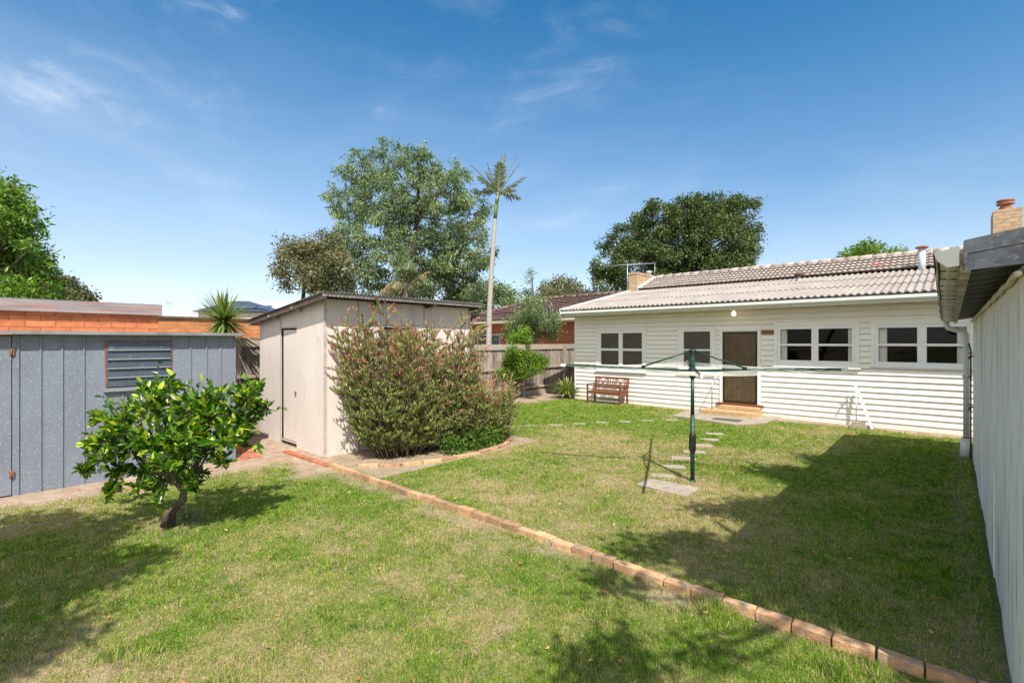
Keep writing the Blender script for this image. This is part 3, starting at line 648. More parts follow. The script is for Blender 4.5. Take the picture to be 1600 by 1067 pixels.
SL2 = R(22); U2 = Vector((0, math.cos(SL2), math.sin(SL2))); o2 = Vector((-9.68, 18.62, 4.235)); LU2 = 1.62
s = MB(); wave_sheet(s, o2, (1, 0, 0), 13.1, U2, LU2, .15, .013, course=.40, lift=.050, drop=.02, under=.06); s.build('tiled_roof', M['tile'], house)
rg = o2+U2*LU2
s = MB(); s.prism([(18.7, 3.9), (rg.y, rg.z-.03), (rg.y+4.5, rg.z-1.9), (rg.y+4.5, 3.0), (18.7, 3.0)], 0, -9.6, 3.3); s.build('back_roof', M['tile'], house)
s = MB(); x = -9.7
while x < 3.3:
    p0 = Vector((x, rg.y+.02, rg.z+.0)); p1 = Vector((x+.40, rg.y+.02, rg.z+.014)); s.tube([p0, p1], [.10, .108], 10); x += .385
s.build('ridge_capping', M['tile'], house)
s = MB(); s.beam(o2+Vector((-.02, -.06, .05)), rg+Vector((-.02, 0, .05)), .10, .05); s.beam(o2+Vector((-.07, -.06, -.03)), rg+Vector((-.07, 0, -.03)), .03, .16); s.build('barge_board', M['white'], house)
s = MB(); s.box(*(lambda c: (c-.17, c+.17, 19.05, 19.4, 4.44, 4.48))(XY(1371, 19.1))); s.r = [.9]*8; s.build('replaced_red_tile', M['red_brick'], house)
# chimneys
s = MB(); s.box(-10.14, -9.74, 18.55, 20.45, 2.5, 4.86); s.box(-10.16, -9.72, 18.53, 20.47, 4.86, 4.95); ch = s.build('chimney', M['cream_brick'], house)
s = MB(); s.lathe((-9.94, 20.0, 4.95), [(.11, 0), (.10, .12), (.13, .14), (.13, .19), (.09, .2)], 14); s.build('chimney_pot', M['paleroof'], ch)
cx0, cx1 = XY(1551.7, 15.2), XY(1598.5, 15.2)
s = MB(); s.box(cx0, cx1, 15.2, 16.1, 3.2, 4.88); s.box(cx0+.0, cx1-.0, 15.2, 16.1, 4.885, 4.96); ch = s.build('chimney', M['cream_brick'], house)
s = MB(); s.lathe(((cx0+cx1)/2-.02, 15.5, 4.96), [(.12, 0), (.11, .09), (.085, .10), (.085, .13), (.15, .15), (.15, .18), (.10, .2), (.15, .22), (.15, .25), (.11, .26)], 16); s.build('chimney_pot', M['cap'], ch)
fx = XY(1440.5, 18.45)
s = MB(); s.lathe((fx, 18.45, 3.9), [(.085, 0), (.085, .84)], 14); fl = s.build('flue', M['paleroof'], house)
s = MB(); s.lathe((fx, 18.45, 4.74), [(.10, 0), (.15, .015), (.15, .055), (.05, .09)], 14); s.build('flue_cap', M['cap'], fl)
fx = XY(1248.5, 17.9)
s = MB(); s.lathe((fx, 17.9, 3.86), [(.07, 0), (.05, .06), (.05, .30)], 12); fl = s.build('vent_pipe', M['paleroof'], house)
s = MB(); s.lathe((fx, 17.9, 4.14), [(.07, 0), (.14, .05), (.14, .09), (.06, .15)], 12); s.build('vent_cowl', M['bark'], fl)
# antenna
am = P(985.5, 455, dep(-10.12, 18.4)); mx_, my_ = -10.17, 18.5
an = thing('tv_antenna', (mx_, my_, 3.9), 'thin metal television antenna on a mast beside the left brick chimney', 'antenna')
s = MB(); s.tube([(mx_, my_, 3.9), (mx_, my_, 5.36)], .018); s.build('mast', M['galv'], an)
bd = Vector((.50, .86, 0)).normalized(); c0 = Vector((mx_, my_, 5.30))
s = MB(); s.tube([c0-Vector((.74, .50, .05)), c0+Vector((.95, .65, .03))], .016); s.build('boom', M['galv'], an)
s = MB()
for t in np.linspace(-.9, 1.05, 12):
    c_ = c0+Vector((.9, .62, .03))*t; s.tube([c_+Vector((-.10, .14, 0))*1.4, c_-Vector((-.10, .14, 0))*1.4], .006, 5); s.build('element', M['galv'], an); s = MB()
s = MB(); e = c0+Vector((.92, .64, 0)); s.tube([e, e-Vector((0, 0, .62))], .012); s.build('stay', M['galv'], an)
# downpipe stub and taps by the corner are with the garage
# landing, steps, rail, mat
slab([Vector((-5.72, 12.85, 0)), Vector((-3.95, 12.45, 0)), Vector((-3.45, 13.3, 0)), Vector((-3.4, 14.5, 0)), Vector((-5.75, 14.5, 0))], 'concrete_landing', 'grey concrete landing on the ground under the back steps', 'paving', th=.07, z=.03)
sx0, sx1, sx2 = XY(1096, 13.75), XY(1122.5, 14.1), -3.87
s = MB(); s.box(sx0, sx2, 13.68, YW-.03, .02, .15); s.box(sx1, sx2+.0, 14.1, YW-.032, .151, .245)
o = s.build('back_steps', M['step_brick'], None, (-4.5, 14.1, 0), bevel=.006); tag(o, 'two cream brick steps below the brown screen door', 'steps')
mc = G(1136, 656, .03); s = MB(); s.box(mc.x-.33, mc.x+.33, mc.y-.15, mc.y+.15, .032, .046, .004); o = s.build('door_mat', M['mat'], None, (mc.x, mc.y, .03)); tag(o, 'grey rubber mat lying on the landing before the steps', 'mat')
hx = XY(1112.5, 13.75)
s = MB(); tp = P(1112.5, 600, dep(hx, 13.75)); tq = Vector((XY(1127.5, 14.45), 14.52, Z(574, -4.9, 14.45)))
s.tube([(hx, 13.75, .15), (hx, 13.75, tp.z-.05), (hx+.01, 13.79, tp.z), tq-Vector((0, .03, .02)), tq], .017, 8); s.lathe((hx, 13.75, .15), [(.05, 0), (.05, .01)], 10)
o = s.build('handrail', M['galv'], None, (hx, 13.75, .15)); tag(o, 'thin grey metal handrail at the left of the back steps', 'handrail')

# leaning white timber with a thin tap post and brick foot
kx = XY(1345, 14.2)
st_ = thing('garden_tap', (XY(1337.5, 14.35), 14.35, 0), 'white garden tap on a thin post against the weatherboards', 'garden tap')
x0 = XY(1337.5, 14.35); s = MB(); s.tube([(x0, 14.38, 0), (x0, 14.38, 1.0)], .013); s.build('riser_pipe', M['white'], st_)
s = MB(); zt = Z(606, x0, 14.3); s.tube([(x0, 14.38, zt-.04), (x0, 14.25, zt-.02), (x0, 14.20, zt-.09)], [.02, .018, .014]); s.tube([(x0-.0, 14.3, zt-.03), (x0, 14.3, zt+.05)], .012); s.beam((x0-.045, 14.3, zt+.05), (x0+.045, 14.3, zt+.05), .02, .015); s.build('spout', M['white'], st_)
s = MB(); s.beam((XY(1340, 14.42), 14.44, Z(609, x0, 14.4)), (XY(1363, 14.05), 14.02, .01), .05, .03, up=(0, 1, 0)); o = s.build('white_batten', M['white'], None, (XY(1363, 14.05), 14.05, 0)); tag(o, 'white timber batten leaning on the wall beside the garden tap', 'timber batten')
cb = G(1346, 669); s = MB(); s.box(cb.x-.22, cb.x+.22, cb.y+.0, cb.y+.20, -.02, .07, .004); s.box(cb.x-.2, cb.x+.05, cb.y+.06, cb.y+.19, .071, .13, .004); o = s.build('loose_pavers', M['concrete'], None, (cb.x, cb.y, 0), bevel=.005); tag(o, 'two stacked grey pavers at the foot of the garden tap', 'pavers')

# ------------------------------------------------------------------ garden bench
bn = thing('garden_bench', (-8.5, 14.1, 0), 'red brown timber bench with two crosses in its backrest under the left window', 'bench')
bx0, bx1 = -9.1, -7.87; yf, yb = 13.84, 14.30
for x in (bx0, bx1):
    s = MB(); s.beam((x, yf, -.01), (x, yf, .60), .05, .05, up=(0, 1, 0)); s.build('leg', M['teak'], bn)
    s = MB(); s.beam((x, yb, -.01), (x, yb, .40), .05, .05, up=(0, 1, 0)); s.beam((x, yb, .39), (x, yb+.10, .86), .05, .045, up=(0, 1, 0)); s.build('leg', M['teak'], bn)
    s = MB(); s.beam((x, yf-.04, .615), (x, yb+.05, .625), .06, .03); s.build('armrest', M['teak'], bn)
s = MB()
for i in range(6): s.box(bx0+.03, bx1-.03, yf-.01+i*.078, yf+.055+i*.078, .385, .405)
s.box(bx0+.026, bx1-.026, yf-.015, yf+.015, .32, .383); s.box(bx0+.026, bx1-.026, yb-.02, yb+.02, .31, .383)
for x in (bx0, bx1-.0): s.box(x-.012, x+.012, yf+.026, yb-.026, .32, .383)
s.build('seat', M['teak'], bn)
s = MB(); zl, zh = .50, .83
yy = lambda z_: yb+.10*(z_-.39)/.47
s.beam((bx0+.026, yy(zl), zl), (bx1-.026, yy(zl), zl), .03, .045); s.beam((bx0+.026, yy(zh), zh), (bx1-.026, yy(zh), zh), .032, .06)
Wd = bx1-bx0
sl_ = lambda x: s.beam((x, yy(zl)+.001, zl+.02), (x, yy(zh)+.001, zh-.03), .028, .014, up=(0, 1, 0))
for t in (.055, .10, .40, .46, .54, .60, .90, .945, .355, .645): sl_(bx0+Wd*t)
for a, b_ in ((.115, .345), (.655, .885)):
    s.beam((bx0+Wd*a, yy(zl)-.001, zl+.02), (bx0+Wd*b_, yy(zh)-.001, zh-.03), .028, .014, up=(0, 1, 0)); s.beam((bx0+Wd*a, yy(zh)+.004, zh-.03), (bx0+Wd*b_, yy(zl)+.004, zl+.02), .028, .012, up=(0, 1, 0))
s.build('backrest', M['teak'], bn)

# ------------------------------------------------------------------ rotary clothesline
hp = G(1082, 752); hx, hy = hp.x, hp.y
cl = thing('rotary_clothesline', (hx, hy, 0), 'dark green rotary clothesline with four wide arms and white lines', 'clothesline')
s = MB(); s.tube([(hx, hy, -.05), (hx, hy, .98)], .030, 14); s.tube([(hx, hy, .98), (hx, hy, 1.52)], .0265, 14); s.lathe((hx, hy, -.01), [(.05, 0), (.05, .025), (.034, .04)], 14); s.build('post', M['green_metal'], cl)
s = MB(); s.tube([(hx, hy, 1.50), (hx, hy, 1.90)], .020, 12); s.build('inner_mast', M['green_metal'], cl)
s = MB(); s.tube([(hx, hy, .42), (hx, hy, .47), (hx, hy, .68), (hx, hy, .72)], [.034, .05, .047, .036], 14); s.beam((hx+.02, hy-.05, .62), (hx+.01, hy-.075, .38), .035, .02); s.tube([(hx+.01, hy-.075, .40), (hx+.05, hy-.10, .38)], .012); s.build('crank_handle', M['black'], cl)
s = MB(); s.lathe((hx, hy, 1.88), [(.03, 0), (.055, .01), (.055, .045), (.02, .06)], 14); s.build('top_hub', M['black'], cl)
s = MB(); s.lathe((hx, hy, 1.575), [(.035, 0), (.06, .012), (.06, .075), (.035, .09)], 14); s.lathe((hx, hy, 1.52), [(.033, 0), (.045, .005), (.045, .04), (.033, .045)], 14); hb = s.build('arm_hub', M['black'], cl)
RA = 1.93; an0 = R(204.5); tips = []
for k in range(4):
    a = an0+k*math.pi/2; d = Vector((math.cos(a), math.sin(a), 0)); c0 = Vector((hx, hy, 1.62)); tp = c0+d*RA+Vector((0, 0, .055)); tips.append((d, tp))
    s = MB(); s.beam(c0+d*.05, tp, .026, .040); arm = s.build('arm', M['green_metal'], cl)
    s = MB(); s.beam(tp-d*.05, tp+d*.03, .028, .040); s.build('end_cap', M['wire'], arm)
    s = MB(); p_ = c0.lerp(tp, .36); s.beam(p_+Vector((0, 0, .03))-d*.03, p_+Vector((0, 0, .03))+d*.03, .04, .035); s.build('slider', M['black'], arm)
    s = MB(); s.tube([Vector((hx, hy, 1.91))+d*.035, p_+Vector((0, 0, .035))], .012, 8); s.build('strut', M['green_metal'], cl)
    s = MB()
s = MB()
for fr_ in (.985, .89, .79, .69, .59, .49):
    for k in range(4):
        p0 = Vector((hx, hy, 1.645)).lerp(tips[k][1], fr_); p1 = Vector((hx, hy, 1.645)).lerp(tips[(k+1) % 4][1], fr_); md = (p0+p1)/2-Vector((0, 0, .028*fr_))
        q1, q2 = p0.lerp(md, .5)-Vector((0, 0, .007)), p1.lerp(md, .5)-Vector((0, 0, .007))
        s.tube([p0, q1, md, q2, p1], .0034, 5)
s.build('washing_line', M['wire'], cl)

# ------------------------------------------------------------------ garage on the right
XG = .27; GY0, GY1 = 3.56, 11.66
ga = thing('garage', (1.5, 7.5, 0), 'garage with a streaked pale sheet wall and zinc edged roof along the right side', 'garage')
ys = np.linspace(GY0, GY1, 150); zs = np.linspace(-.1, 2.44, 22); vs = []; fs = []
for z in zs:
    for y in ys: vs.append((XG+.005*math.sin(y*2.6+.5*math.sin(y*5))*(.3+.7*max(0, 1-z/1.2))+.0012*math.sin(y*11)*max(0, 1-z/.8), y, z-(.03*math.sin(y*3.1)+.02*math.sin(y*9.3) if z < 0 else 0)))
n1 = len(ys)
for i in range(len(zs)-1):
    for j in range(n1-1): fs.append((i*n1+j, (i+1)*n1+j, (i+1)*n1+j+1, i*n1+j+1))
s = MB(); s.add(vs, fs, True); s.box(XG+.03, 4.2, GY0+.02, GY0+.08, -.1, 2.42); s.box(XG+.03, 4.2, GY1-.06, GY1, -.1, 2.42); s.box(4.2, 4.26, GY0+.02, GY1, -.1, 2.9)
for y in (5.95, 8.35, 10.75): s.box(XG-.004, XG+.02, y-.004, y+.004, .0, 2.38)
s.build('wall', M['gwall'], ga)
s = MB(); pts = []
for i in range(40):
    t = i/39; y = GY0+(GY1-GY0)*t; pts.append((XG-.022, y, 2.395+.008*math.sin(i*1.7)))
s.tube(pts, .017, 8)
s.build('cream_moulding', M['cream'], ga)
s = MB(); sl0 = .16
y = GY0+.0; k = 0
while y < GY1+.1:
    q = random.uniform(-.003, .003); zl = 2.462-.018*(y-GY0)/8+q
    s.add([(XG-.20, y, zl-.0), (XG-.20, y+.375, zl), (4.4, y+.375, zl+.70), (4.4, y, zl+.70), (XG-.20, y, zl+.02), (XG-.20, y+.375, zl+.02), (4.4, y+.375, zl+.72), (4.4, y, zl+.72)], [(0, 1, 2, 3), (7, 6, 5, 4), (0, 4, 5, 1), (1, 5, 6, 2), (2, 6, 7, 3), (3, 7, 4, 0)])
    y += .39; k += 1
s.build('soffit_deck', mat('dark_green_grey_deck', (.075, .08, .062), (.05, .052, .042), .8, 5, bump=.3), ga)
s = MB(); y = GY0+.379
while y < GY1: s.add([(XG-.2, y, 2.452), (XG-.2, y+.018, 2.452), (1.2, y+.018, 2.61), (1.2, y, 2.61)], [(0, 1, 2, 3)]); y += .39; s.build('joint_strip', M['shedtrim'], ga); s = MB()
s = MB(); s.add([(XG-.215, GY0-.02, 2.50), (4.45, GY0-.02, 3.25), (4.45, GY1+.15, 3.22), (XG-.215, GY1+.15, 2.475), (XG-.215, GY0-.02, 2.515), (4.45, GY0-.02, 3.265), (4.45, GY1+.15, 3.235), (XG-.215, GY1+.15, 2.49)], [(3, 2, 1, 0), (4, 5, 6, 7), (0, 1, 5, 4), (1, 2, 6, 5), (2, 3, 7, 6), (3, 0, 4, 7)]); s.build('roof_sheet', M['corr'], ga)
# barge flashing: two folded strips
def barge(z0a, z0b, z1a, z1b, y, th):
    q = MB(); xa, xb = .050, 4.4; k_ = 4.35
    q.add([(xa, y-th, z0a), (xb, y-th, z0a+z0b*k_), (xb, y, z0a+z0b*k_), (xa, y, z0a), (xa, y-th, z1a), (xb, y-th, z1a+z1b*k_), (xb, y, z1a+z1b*k_), (xa, y, z1a)], [(3, 2, 1, 0), (4, 5, 6, 7), (0, 1, 5, 4), (1, 2, 6, 5), (2, 3, 7, 6), (3, 0, 4, 7)])
    return q
s = barge(2.512, .145, 2.585, .17, GY0-.03, .02); s.v += []; b1 = s
s.box(.045, .060, GY0-.051, GY0+.1, 2.46, 2.583); 
s.build('barge_flashing', M['flash'], ga)
barge(2.425, .07, 2.510, .145, GY0-.03, .008).build('barge_flashing', M['flash'], ga)
s = MB(); s.add([(.03, GY0-.02, 2.43), (.075, GY0-.02, 2.43), (.075, GY0-.02, 2.54), (.03, GY0-.02, 2.54), (.02, GY1+.1, 2.38), (.065, GY1+.1, 2.38), (.065, GY1+.1, 2.48), (.02, GY1+.1, 2.48)], [(3, 2, 1, 0), (4, 5, 6, 7), (0, 1, 5, 4), (1, 2, 6, 5), (2, 3, 7, 6), (3, 0, 4, 7)]); s.build('fascia', M['flaking'], ga)
s = MB()
def gsec(y, x0, x1, zt, zb): return [(x1, y, zt+.03), (x1, y, zb), (x0+.05, y, zb-.005), (x0+.012, y, zb+.03), (x0, y, zt-.012), (x0-.006, y, zt), (x0+.006, y, zt), (x0+.02, y, zb+.035), (x0+.055, y, zb+.006), (x1-.006, y, zb+.008), (x1-.006, y, zt+.03)]
secs = []; yq = np.linspace(GY0-.03, GY1+.12, 14)
for i, y in enumerate(yq):
    t = i/13; w_ = .004*math.sin(i*2.1); secs.append(gsec(y, -.070-.085*t+w_, .028, 2.530-.045*t+w_, 2.455-.05*t+w_))
vs = [p for q in secs for p in q]; K = 11
fs = [(i*K+j, i*K+(j+1) % K, (i+1)*K+(j+1) % K, (i+1)*K+j) for i in range(13) for j in range(K)]; s.add(vs, fs)
s.build('gutter', M['dirtywhite'], ga)
s = MB()
for y, t in ((GY0-.032, 0), (GY1+.12, 1)):
    q = gsec(y, -.070-.085*t, .028, 2.530-.045*t, 2.455-.05*t)[:6]; q.append((.028, y, 2.56-.045*t))
    s.add([(a, y-.004, c_) for a, _, c_ in q]+[(a, y+.002, c_) for a, _, c_ in q], [tuple(range(7)), tuple(range(13, 6, -1))]+[(i, 7+i, 7+(i+1) % 7, (i+1) % 7) for i in range(7)]); s.build('gutter_end', M['gut'], ga); s = MB()
s = MB(); s.tube([(-.070-.085*i/13+.012+.003*math.sin(i*2.3), y, 2.455-.05*i/13+.027+.003*math.sin(i*3.1)) for i, y in enumerate(yq)], .006, 6); s.tube([(-.070-.085*i/13-.004, y, 2.530-.045*i/13) for i, y in enumerate(yq)], .006, 6); s.build('mossy_bead', M['bark'], ga)
s = MB(); X1 = .185; Y1 = GY1+.07
for i in range(18):
    y = GY0+.2+i*.46; s.beam((-.06-.085*(y-GY0)/8, y, 2.459-.048*(y-GY0)/8), (.02, y, 2.452-.05*(y-GY0)/8), .016, .007); s.build('gutter_bracket', M['bark'], ga); s = MB()
s = MB(); s.tube([(-.08, Y1, 2.42), (-.08, Y1, 2.35), (-.05, Y1, 2.29), (.06, Y1, 2.25), (.15, Y1, 2.23), (X1-.005, Y1, 2.17), (X1, Y1, 2.05), (X1, Y1, .3)], .043, 12)
s.tube([(X1, Y1, 1.40), (X1, Y1, 1.47)], .049, 12); s.tube([(X1-.02, Y1-.01, .34), (X1-.025, Y1-.02, -.02)], [.056, .066], 14); dp = s.build('downpipe', M['gut'], ga)
s = MB(); 
for z in (.36, 1.435): s.tube([(X1-.06, Y1-.04, z), (X1+.10, Y1-.04, z)], .008, 6); s.build('bracket', M['black'], dp); s = MB()
s = MB(); s.tube([(X1+.055, Y1-.05, .0), (X1+.055, Y1-.05, 1.9), (X1+.03, Y1-.05, 2.02)], .011, 8); s.build('conduit', M['black'], dp)
tp = thing('wall_tap', (XG-.03, GY1-.05, 1.75), 'upper red handled tap on the garage corner beside the downpipe', 'tap')
def tap(root, y, z):
    s = MB(); s.tube([(XG, y, z), (XG-.05, y, z), (XG-.06, y, z-.05)], .014, 8); s.build('spout', M['hinge'], root)
    s = MB(); s.tube([(XG-.04, y, z), (XG-.04, y, z+.045)], .007, 6); s.lathe((XG-.04, y, z+.04), [(.02, 0), (.035, .006), (.035, .014), (.01, .02)], 10); s.build('handle', M['redpaint'], root)
tap(tp, GY1-.25, 1.80)
tp = thing('wall_tap', (XG-.03, GY1-.05, .95), 'lower red handled tap on the garage corner beside the downpipe', 'tap'); tap(tp, GY1-.25, .93)

# ------------------------------------------------------------------ grey steel shed on the left
XS = -9.5; SY0, SY1 = -4.2, YX(368.5, XS)
gs = thing('steel_shed', (-10.6, 0, LOW), 'long low grey steel shed with a louvred window at the left', 'shed')
zT = 2.165; wy0, wy1 = YX(164, XS), YX(268, XS); wz1 = Z(531.5, XS, wy0); wz0 = Z(607, XS, (wy0+wy1)/2)
dy = YX(18, XS)
s = MB()
s.box(XS-.03, XS, dy+.005, wy0, LOW-.05, zT); s.box(XS-.03, XS, wy1, SY1, LOW-.05, zT); s.box(XS-.03, XS, wy0+.0005, wy1-.0005, LOW-.05, wz0-.0); s.box(XS-.03, XS, wy0+.0005, wy1-.0005, wz1, zT); s.box(XS-.03, XS, SY0, dy-.9, LOW-.05, zT)
s.box(-11.7, XS-.031, SY1-.03, SY1, LOW-.05, zT); s.box(-11.7, XS-.03, SY0, SY0+.03, LOW-.05, zT); s.box(-11.75, -11.7, SY0, SY1, LOW-.05, zT)
s.build('wall', M['steel_wall'], gs)
s = MB()
for u in (28.5, 63.4, 97.3, 131, 297.5, 322.4, 344.5, 367): y = YX(u, XS); s.prism([(XS, y-.014), (XS+.018, y-.008), (XS+.018, y+.008), (XS, y+.014)], 2, LOW-.03, zT-.005)
for k in range(1, 4): y = wy0+(wy1-wy0)*k/4; s.prism([(XS, y-.014), (XS+.018, y-.008), (XS+.018, y+.008), (XS, y+.014)], 2, LOW-.03, wz0-.03)
s.build('rib', M['steel_wall'], gs)
s = MB(); s.box(XS-.02, XS+.012, dy-.895, dy-.004, LOW+.02, zT-.04); s.box(XS+.013, XS+.022, dy-.6, dy-.58, LOW+.03, zT-.05); dr = s.build('door', M['steel_wall'], gs)
s = MB()
for v0, v1 in ((544, 556), (736, 746)):
    zc = Z((v0+v1)/2, XS, dy); s.box(XS+.013, XS+.022, dy-.022, dy+.026, zc-.045, zc+.045); s.tube([(XS+.024, dy+.0, zc-.05), (XS+.024, dy+.0, zc+.05)], .008, 6); s.build('hinge', M['hinge'], dr); s = MB()
s = MB(); s.box(-11.8, XS+.145, SY0-.05, SY1+.07, zT+.012, zT+.032); s.box(XS+.125, XS+.150, SY0-.05, SY1+.07, zT-.015, zT+.011); s.box(XS+.001, XS+.12, SY0, SY1+.03, zT-.002, zT+.0115); s.build('roof', M['corr'], gs)
s = MB(); s.box(XS-.02, XS+.02, wy0, wy0+.022, wz0+.04, wz1); s.box(XS-.02, XS+.02, wy1-.022, wy1, wz0+.04, wz1); s.box(XS-.02, XS+.02, wy0+.0225, wy1-.0225, wz1-.022, wz1); wn = s.build('louvre_window', M['hinge'], gs)
s = MB(); s.box(XS-.02, XS+.06, wy0-.02, wy1+.02, wz0-.02, wz0+.035); s.build('sill', M['galv'], wn)
s = MB(); nb = 5; hh = (wz1-wz0-.06)/nb
for k in range(nb):
    z = wz0+.05+k*hh; s.add([(XS+.036, wy0+.024, z), (XS+.036, wy1-.024, z), (XS+.008, wy1-.024, z+hh*1.04), (XS+.008, wy0+.024, z+hh*1.04), (XS+.041, wy0+.024, z+.003), (XS+.041, wy1-.024, z+.003), (XS+.013, wy1-.024, z+hh*1.04+.003), (XS+.013, wy0+.024, z+hh*1.04+.003)], [(0, 1, 2, 3), (7, 6, 5, 4), (0, 4, 5, 1), (1, 5, 6, 2), (2, 6, 7, 3), (3, 7, 4, 0)])
M['louvre'] = mat('dusty_louvre_glass', (.06, .08, .105), (.04, .052, .07), .22, 3, spec=.6, c3=(.2, .22, .24), s3=6, lo3=.55, hi3=.9)
s.build('louvre_blade', M['louvre'], wn)
s = MB()
for k in range(1, nb): z = wz0+.05+k*hh; s.box(XS+.042, XS+.052, wy0+.023, wy1-.023, z-.010, z+.008)
s.build('blade_edge', M['galv'], wn)

# ------------------------------------------------------------------ pale cement sheet shed
SHX = XY(507.6, 4.17); SHY = 4.17; SHX0 = XY(406, SHY); SHY1 = YX(733, SHX)
ws = thing('garden_shed', ((SHX+SHX0)/2, 5.8, LOW), 'pale pinkish cement sheet shed with a sloping corrugated roof, left of centre', 'shed')
slp = .112; zr = lambda x: 2.50+slp*(x+11.37)
D0, D1 = XY(439.6, SHY), XY(463.4, SHY); DZT = Z(513.5, D0, SHY); DZB = LOW+.16
s = MB()
def fpanel(x0, x1, z0, q=0): s.prism([(x0, z0), (x1, z0), (x1, zr(x1)-.03), (x0, zr(x0)-.03)], 1, SHY-q, SHY+.02)
fpanel(SHX0, D0-.02, LOW-.05); fpanel(D0-.018, D1, DZT+.012); fpanel(D1+.003, SHX, LOW-.05)
s.box(SHX-.02, SHX+.001, SHY+.021, SHY1, LOW-.05, .0)
wa, wb_ = YX(592, SHX), YX(652, SHX); za, zb = Z(545, SHX, wa), Z(511, SHX, wa)
for y0, y1, z0, z1 in ((SHY+.02, wa, 0, zr(SHX)-.04), (wb_, SHY1, 0, zr(SHX)-.04), (wa, wb_, 0, za), (wa, wb_, zb, zr(SHX)-.04)): s.box(SHX-.02, SHX, y0+.001, y1, z0, z1)
s.box(SHX0, SHX0+.02, SHY+.021, SHY1, LOW-.05, zr(SHX0)-.04); s.prism([(SHX0, LOW), (SHX, LOW), (SHX, zr(SHX)-.03), (SHX0, zr(SHX0)-.03)], 1, SHY1, SHY1+.02)
s.build('wall', M['shed'], ws)
s = MB(); s.box(SHX-.022, SHX+.012, SHY-.012, SHY+.028, LOW-.03, zr(SHX)-.05)
s.box(D0-.030, D0-.004, SHY-.012, SHY-.001, LOW, zr(D0)-.05); s.box(D0-.003, D1+.01, SHY-.010, SHY-.001, DZT, DZT+.03)
for y in (YX(560, SHX), YX(583, SHX), YX(663, SHX)): s.box(SHX+.001, SHX+.010, y-.02, y+.02, 0, zr(SHX)-.05)
s.box(SHX-.02, SHX+.01, SHY1-.03, SHY1+.03, -.03, zr(SHX)-.05)
s.build('cover_strip', M['shedtrim'], ws)
s = MB(); s.box(D0+.05, D1-.004, SHY+.024, SHY+.05, DZB, DZT-.03); dr = s.build('door', M['shed'], ws)
s = MB(); s.box(D1-.10, D1-.06, SHY+.005, SHY+.023, 1.0, 1.08); s.build('handle', M['hinge'], dr)
s = MB(); s.box(D0-.02, D1+.02, SHY+.07, SHY+.09, LOW, DZT); s.box(D0-.002, D0+.03, SHY+.052, SHY+.069, LOW, DZT); s.build('dark_reveal', M['dark'], ws)
s = MB(); s.box(D0, D1, SHY-.03, SHY+.02, LOW-.02, LOW+.035); s.box(D0, D1, SHY+.0, SHY+.02, DZB-.04, DZB-.01); s.build('threshold', M['shedtrim'], ws)
s = MB(); s.box(SHX-.016, SHX-.01, wa, wb_, za, zb); wn = s.build('window', M['screen'], ws)
s = MB()
for y0, y1, z0, z1 in ((wa-.03, wa+.02, za, zb), (wb_-.02, wb_+.03, za, zb), (wa-.03, wb_+.03, zb+.001, zb+.05), (wa-.03, wb_+.03, za-.05, za-.001), ((wa+wb_)/2-.015, (wa+wb_)/2+.015, za, zb)): s.box(SHX-.01, SHX+.014, y0, y1, z0, z1)
s.build('frame', M['shedtrim'], wn)
ul = Vector((1, 0, slp)).normalized()
s = MB(); wave_sheet(s, (-11.42, 3.97, 2.505), (0, 1, 0), SHY1+.10-3.97, ul, 3.56, .076, .010, step=.0095)
o = s.build('roof', M['corr'], ws); sd = o.modifiers.new('s', 'SOLIDIFY'); sd.thickness = .003
s = MB(); RX = -11.42+3.55*ul.x
for y in (4.02, 5.2, 6.4, SHY1+.03): s.beam((-11.38, y, 2.44), (RX-.05, y, 2.44+slp*(RX+11.33)), .045, .085); s.build('rafter', M['bark'], ws); s = MB()
s = MB(); s.beam((RX-.06, 3.99, zr(RX)-.035), (RX-.06, SHY1+.1, zr(RX)-.035), .05, .055); s.build('fascia', M['shedtrim'], ws); s = MB(); s.beam((-11.3, 3.985, 2.42), (-11.3, SHY1, 2.42), .05, .05)
s.build('fascia', M['shedtrim'], ws)
s = MB()
for x in (-9.3, -10.35): s.add([(x, 3.99, zr(x)-.03), (x+.22, 3.99, zr(x+.2)-.03), (x+.13, 4.12, zr(x)-.13), (x+.05, 4.12, zr(x)-.11)], [(0, 1, 2, 3)]); s.beam((x+.05, 4.0, zr(x)-.05), (x+.12, 4.16, zr(x)-.10), .09, .03); s.build('bent_flashing', M['shedtrim'], ws); s = MB()

